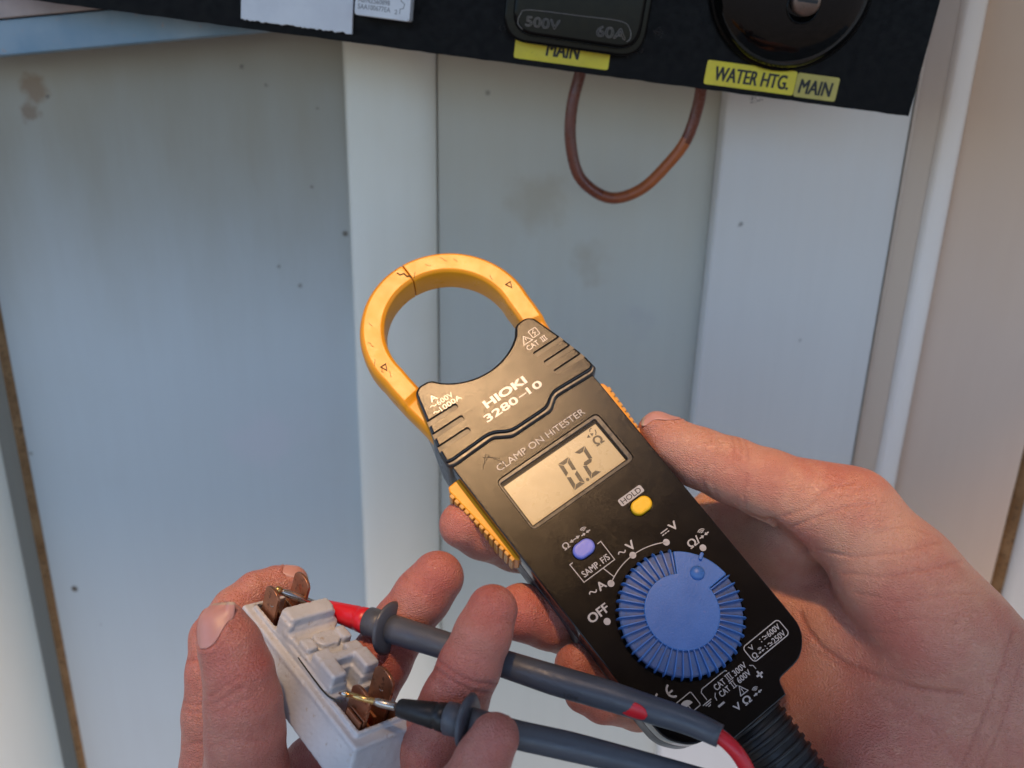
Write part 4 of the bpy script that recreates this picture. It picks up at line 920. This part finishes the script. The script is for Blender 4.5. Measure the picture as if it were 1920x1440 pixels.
# ================================================================== HANDS
def polydist(pp, line):
    d = np.full(len(pp), 1e9)
    for a_, b_ in zip(line[:-1], line[1:]):
        a_, b_ = np.array(a_, float), np.array(b_, float); e_ = b_-a_; t = np.clip(((pp-a_) @ e_)/(e_ @ e_), 0, 1)
        d = np.minimum(d, np.linalg.norm(pp-(a_+t[:, None]*e_), axis=1))
    return d
def hand(label, palm, fingers, creases, nails, tips, mat, grime=(), h=.6, kf=6.):
    """palm: list of chains (smoothly united); fingers: list of chains kept apart from each other. Chain point: (px, py, z, r_px)"""
    c3 = lambda q: (P(*q[:3]), q[3]*q[2]/F)
    allp = [c3(q) for ch in palm+fingers for q in ch]
    lo = np.min([p-r for p, r in allp], 0)-4; hi = np.max([p+r for p, r in allp], 0)+4
    fd = Field(lo, hi, h); B = fd.blank()
    for ch in palm:
        c = [c3(q) for q in ch]
        for (p, r), (q, s_) in zip(c[:-1], c[1:]): fd.cone(B, p, q, r, s_, 9., 14)
        if len(c) == 1: fd.cone(B, c[0][0], c[0][0], c[0][1], c[0][1], 9., 14)
    D = B.copy()
    for ch in fingers:
        G = fd.blank(); c = [c3(q) for q in ch]
        for (p, r), (q, s_) in zip(c[:-1], c[1:]): fd.cone(G, p, q, r, s_, 2.2, 8)
        D = np.minimum(D, smin(B, G, kf))
    V, Q = surface_nets(D, fd.lo, h); V = relax(V, Q, 3); Nn = vnormals(V, Q)
    pp = V[:, :2]/V[:, 2:3]*F+np.array([CX, CY]); vd = V/np.linalg.norm(V, axis=1)[:, None]
    face = -(Nn*vd).sum(1)                       # >0: turned towards the lens
    cre = np.zeros(len(V))
    for line, wpx, dep, zr in creases:
        m = (face > .05) & (V[:, 2] > zr[0]) & (V[:, 2] < zr[1]); g_ = np.exp(-(polydist(pp[m], line)/wpx)**2)
        V[m] -= Nn[m]*(g_*dep*1.15)[:, None]; cre[m] = np.maximum(cre[m], g_*min(1, dep/.5))
    info = []
    for (c_, out, alg, wd, ln, free) in nails:
        c_ = P(*c_); out = np.array(out, float); out /= np.linalg.norm(out); alg = np.array(alg, float); alg -= out*(alg @ out); alg /= np.linalg.norm(alg); acr = np.cross(alg, out)
        rel = V-c_; s_ = (rel @ acr)/(wd/2); t_ = (rel @ alg)/(ln/2); dz = rel @ out
        m = (dz > -4) & (dz < 12) & ((Nn @ out) > .0) & (np.abs(s_) < 1.6) & (np.abs(t_) < 1.6)
        e_ = (np.abs(s_)**3+np.abs(np.minimum(t_, 0))**3+np.abs(np.maximum(t_, 0))**6*.7)**(1/3.)
        off = np.where(e_ < 1, -.30, 0)+.42*np.exp(-((e_-1.14)/.09)**2)*(t_ < .75)
        V[m] += (Nn*off[:, None])[m]; info.append((c_, out, alg, acr, wd, ln, free))
    V = relax(V, Q, 1, .35)
    Wv = V @ R.T*MM+EYE
    me = np_mesh('skin', Wv, Q)
    tint = np.zeros(len(V)); gr_ = np.zeros(len(V))
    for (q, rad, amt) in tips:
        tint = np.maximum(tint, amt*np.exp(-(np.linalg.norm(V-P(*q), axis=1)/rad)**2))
    for (q, rad, amt) in grime: gr_ = np.maximum(gr_, amt*np.exp(-(np.linalg.norm(V-P(*q), axis=1)/rad)**2))
    for nm, arr in (('tint', tint), ('crease', cre), ('grime', gr_)):
        at = me.attributes.new(nm, 'FLOAT', 'POINT'); at.data.foreach_set('value', arr.astype(np.float32))
    o = link('hand', me, mat); tag(o, label, 'hand')
    bvh = BVHTree.FromPolygons([Vector(v) for v in V], Q.tolist())
    for (c_, out, alg, acr, wd, ln, free) in info:
        ns, ntt = 13, 15; pts = []; ok = True
        for j in range(ntt):
            t = -1+2*j/(ntt-1); ww = 1.0 if t > -.35 else math.sqrt(max(0, 1-((-t-.35)/.68)**2))
            if t > .8: ww *= 1-.5*(t-.8)
            for i in range(ns):
                s_ = -1+2*i/(ns-1); p = c_+alg*(t*ln/2)+acr*(s_*wd/2*ww*.97)
                hit, nrm, _, _ = bvh.ray_cast(Vector(p+out*12), Vector(-out), 30)
                pts.append(np.array(hit) if hit is not None else None)
        # fill misses by extrapolating from inside
        G = [[pts[j*ns+i] for i in range(ns)] for j in range(ntt)]
        base = c_
        for j in range(ntt):
            for i in range(ns):
                if G[j][i] is None:
                    t = -1+2*j/(ntt-1); s_ = -1+2*i/(ns-1)
                    G[j][i] = G[j-1][i]+alg*(ln/(ntt-1)) if j and G[j-1][i] is not None else c_+alg*(t*ln/2)+acr*(s_*wd/2)-out*2
        for it in range(2):
            for j in range(1, ntt-1):
                for i in range(1, ns-1): G[j][i] = (G[j][i]*2+G[j-1][i]+G[j+1][i])/4
        vv_ = [W(G[j][i]+out*(.22+.16*(1-(-1+2*i/(ns-1))**2)))/MM for j in range(ntt) for i in range(ns)]
        ff = [(j*ns+i, j*ns+i+1, (j+1)*ns+i+1, (j+1)*ns+i) for j in range(ntt-1) for i in range(ns-1)]
        nl = mesh('fingernail', vv_, ff, M['nail'], o); nl.data.materials.append(M['nail_edge'])
        for k, pl in enumerate(nl.data.polygons): pl.material_index = 1 if k//(ns-1) >= ntt-1-free else 0
        so = nl.modifiers.new('s', 'SOLIDIFY'); so.thickness = .00045; so.offset = 0
        nl.modifiers.new('sub', 'SUBSURF').render_levels = 1
    return o

# right hand: palm behind and right of the meter, thumb along its right side
rh_palm = [
    [(1592, 968, 306, 88), (1690, 1092, 300, 104), (1770, 1202, 296, 122), (1870, 1335, 296, 152), (2010, 1500, 300, 175), (2120, 1640, 305, 180)],
    [(1392, 1040, 352, 60), (1480, 1120, 338, 84), (1590, 1200, 322, 105), (1720, 1330, 305, 140), (1850, 1440, 300, 160)],
    [(1420, 1160, 345, 80), (1560, 1330, 318, 104), (1660, 1440, 300, 130), (1800, 1560, 300, 160)],
    [(1540, 960, 312, 62), (1470, 1010, 330, 56), (1400, 1010, 348, 60), (1440, 1100, 345, 66)],
    [(1345, 965, 354, 50), (1400, 975, 350, 58), (1470, 990, 338, 60)],
    [(1500, 1360, 318, 66), (1590, 1470, 304, 100), (1700, 1600, 300, 130)],
    [(1360, 1220, 345, 66), (1480, 1330, 322, 72)],
]
rh_f = [
    [(1231, 806, 323, 35), (1262, 832, 321, 47), (1310, 858, 319, 56), (1372, 882, 316, 61), (1440, 908, 312, 65), (1515, 938, 309, 74), (1592, 968, 306, 86)],
    [(868, 984, 314, 45), (905, 1000, 319, 48), (965, 1024, 330, 46), (1080, 1050, 345, 50), (1230, 1020, 355, 58), (1392, 1000, 352, 66)],
    [(978, 1148, 304, 54), (1030, 1162, 309, 54), (1090, 1185, 322, 54), (1220, 1190, 340, 56), (1400, 1160, 345, 66)],
    [(1080, 1248, 294, 41), (1110, 1262, 298, 46), (1170, 1285, 312, 50), (1280, 1290, 328, 54), (1400, 1250, 340, 62)],
    [(1092, 1302, 290, 34), (1130, 1318, 294, 36), (1195, 1330, 302, 38), (1290, 1320, 318, 44), (1400, 1290, 335, 56)],
]
ZA = (0, 999)
rh_c = [
    ([(1446, 982), (1466, 1000), (1488, 1020), (1504, 1036)], 9, 1.9, ZA), ([(1405, 968), (1446, 980)], 5, .6, ZA),
    ([(1500, 1150), (1515, 1182), (1543, 1216), (1585, 1244), (1640, 1266), (1727, 1292), (1800, 1300)], 5, .5, ZA),
    ([(1535, 1225), (1600, 1262), (1690, 1290), (1760, 1296)], 3, .35, ZA),
    ([(1470, 968), (1510, 955), (1555, 915), (1600, 905)], 3, .30, ZA), ([(1482, 990), (1530, 970), (1590, 950), (1640, 945)], 3, .28, ZA),
    ([(1530, 1030), (1600, 1045), (1690, 1035), (1760, 1015)], 3, .32, ZA), ([(1580, 1075), (1660, 1082), (1740, 1068), (1800, 1052)], 3, .32, ZA),
    ([(1600, 1110), (1690, 1130), (1790, 1110), (1840, 1112)], 3, .25, ZA), ([(1540, 1150), (1600, 1180), (1690, 1190)], 2.6, .2, ZA),
    ([(1640, 1000), (1700, 985), (1740, 1000)], 2.6, .22, ZA), ([(1650, 1170), (1720, 1160), (1800, 1165)], 2.6, .22, ZA),
    ([(1330, 935), (1318, 905), (1322, 872)], 3, .25, ZA), ([(1346, 935), (1336, 905), (1340, 870)], 2.6, .2, ZA), ([(1402, 968), (1395, 930), (1400, 890)], 3, .25, ZA),
    ([(1372, 815), (1378, 838), (1376, 860)], 2.6, .35, ZA), ([(1384, 820), (1391, 842), (1388, 862)], 2.6, .35, ZA), ([(1396, 823), (1404, 846), (1402, 864)], 2.6, .3, ZA),
    ([(1800, 1440), (1850, 1330), (1885, 1230), (1900, 1180)], 3.5, .35, ZA), ([(1840, 1440), (1885, 1340), (1915, 1240)], 3, .3, ZA),
    ([(1640, 1300), (1740, 1350), (1800, 1440)], 3, .2, ZA), ([(1015, 1108), (1030, 1150), (1036, 1200)], 3, .3, ZA),
]
RHT = [((1231, 806, 318), 12, .45), ((868, 984, 310), 16, .75), ((985, 1150, 300), 20, .95), ((1080, 1248, 290), 14, .8), ((1092, 1302, 290), 22, .8), ((1500, 1020, 300), 9, .8), ((1600, 880, 295), 16, .45), ((1480, 1300, 300), 22, .55), ((1690, 1220, 275), 24, .60), ((1640, 1400, 285), 32, .75), ((1800, 1380, 265), 28, .5), ((1420, 880, 305), 16, .25), ((1800, 1180, 270), 16, .35)]  # palm entries paint shade as redness, besides the reddish fingertips
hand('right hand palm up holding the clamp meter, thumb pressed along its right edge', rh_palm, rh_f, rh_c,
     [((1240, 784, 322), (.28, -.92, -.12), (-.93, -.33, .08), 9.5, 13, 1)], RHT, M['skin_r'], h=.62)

# left hand: thumb and forefinger hold the fuse carrier, the others steer the probes
lh_palm = [[(470, 1570, 290, 92), (560, 1640, 300, 120), (760, 1680, 305, 130)], [(440, 1600, 305, 70), (600, 1560, 312, 100), (760, 1580, 308, 100)], [(590, 1440, 318, 62), (640, 1520, 312, 90)], [(760, 1590, 300, 95), (620, 1800, 330, 150)]]
lh_f = [
    [(418, 1176, 268, 47), (432, 1212, 267, 57), (448, 1262, 267, 63), (456, 1318, 268, 70), (460, 1372, 270, 72), (462, 1450, 276, 78), (470, 1570, 290, 90)],
    [(547, 1092, 322, 31), (518, 1097, 321, 34), (480, 1110, 318, 37), (440, 1142, 314, 40), (404, 1196, 308, 46), (396, 1260, 302, 45), (393, 1340, 301, 49), (396, 1440, 303, 56), (440, 1600, 305, 68)],
    [(820, 1083, 302, 50), (792, 1118, 302, 53), (752, 1172, 302, 54), (712, 1240, 303, 58), (668, 1330, 306, 60), (640, 1500, 312, 72)],
    [(923, 1144, 270, 48), (905, 1190, 268, 53), (880, 1250, 268, 58), (852, 1316, 270, 62), (812, 1392, 276, 66), (760, 1560, 300, 80)],
    [(927, 1384, 243, 47), (905, 1425, 244, 51), (868, 1490, 250, 56), (800, 1600, 285, 74)],
]
ZN = (0, 292)
lh_c = [
    ([(396, 1304), (418, 1288), (450, 1268)], 3.2, .4, (0, 275)), ([(398, 1322), (425, 1306), (456, 1288)], 3, .35, (0, 275)), ([(400, 1290), (420, 1274), (446, 1256)], 3, .3, (0, 275)), ([(402, 1338), (432, 1322), (470, 1308)], 2.8, .25, (0, 275)),
    ([(395, 1400), (440, 1385), (500, 1390)], 3, .2, (0, 275)),
    ([(818, 1236), (850, 1262), (888, 1280), (935, 1284)], 3.5, .55, (0, 275)), ([(812, 1252), (848, 1276), (884, 1296), (925, 1300)], 3, .4, (0, 275)),
    ([(752, 1075), (790, 1108), (836, 1152)], 3, .18, (288, 320)), ([(690, 1175), (725, 1200), (770, 1232)], 3.5, .45, (285, 320)),
    ([(345, 1316), (368, 1322), (392, 1318)], 3, .45, (285, 320)), ([(343, 1330), (368, 1338), (392, 1336)], 3, .35, (285, 320)), ([(352, 1238), (370, 1236), (392, 1244)], 3, .45, (285, 320)),
    ([(420, 1128), (432, 1140), (446, 1158)], 3, .4, (285, 320)), ([(412, 1140), (424, 1152), (436, 1166)], 3, .35, (285, 320)), ([(482, 1072), (492, 1090), (496, 1120)], 3, .2, (285, 320)),
    ([(345, 1400), (368, 1392), (392, 1398)], 3, .4, (285, 330)),
]
LHT = [((420, 1180, 258), 12, .35), ((500, 1240, 262), 9, .55), ((515, 1400, 264), 12, .4), ((548, 1092, 300), 7, .7), ((820, 1083, 292), 14, .7), ((923, 1140, 262), 13, .55), ((930, 1380, 236), 12, .5), ((720, 1280, 300), 26, .95), ((640, 1420, 300), 36, .95), ((840, 1400, 276), 26, .6), ((870, 1270, 262), 18, .5)]
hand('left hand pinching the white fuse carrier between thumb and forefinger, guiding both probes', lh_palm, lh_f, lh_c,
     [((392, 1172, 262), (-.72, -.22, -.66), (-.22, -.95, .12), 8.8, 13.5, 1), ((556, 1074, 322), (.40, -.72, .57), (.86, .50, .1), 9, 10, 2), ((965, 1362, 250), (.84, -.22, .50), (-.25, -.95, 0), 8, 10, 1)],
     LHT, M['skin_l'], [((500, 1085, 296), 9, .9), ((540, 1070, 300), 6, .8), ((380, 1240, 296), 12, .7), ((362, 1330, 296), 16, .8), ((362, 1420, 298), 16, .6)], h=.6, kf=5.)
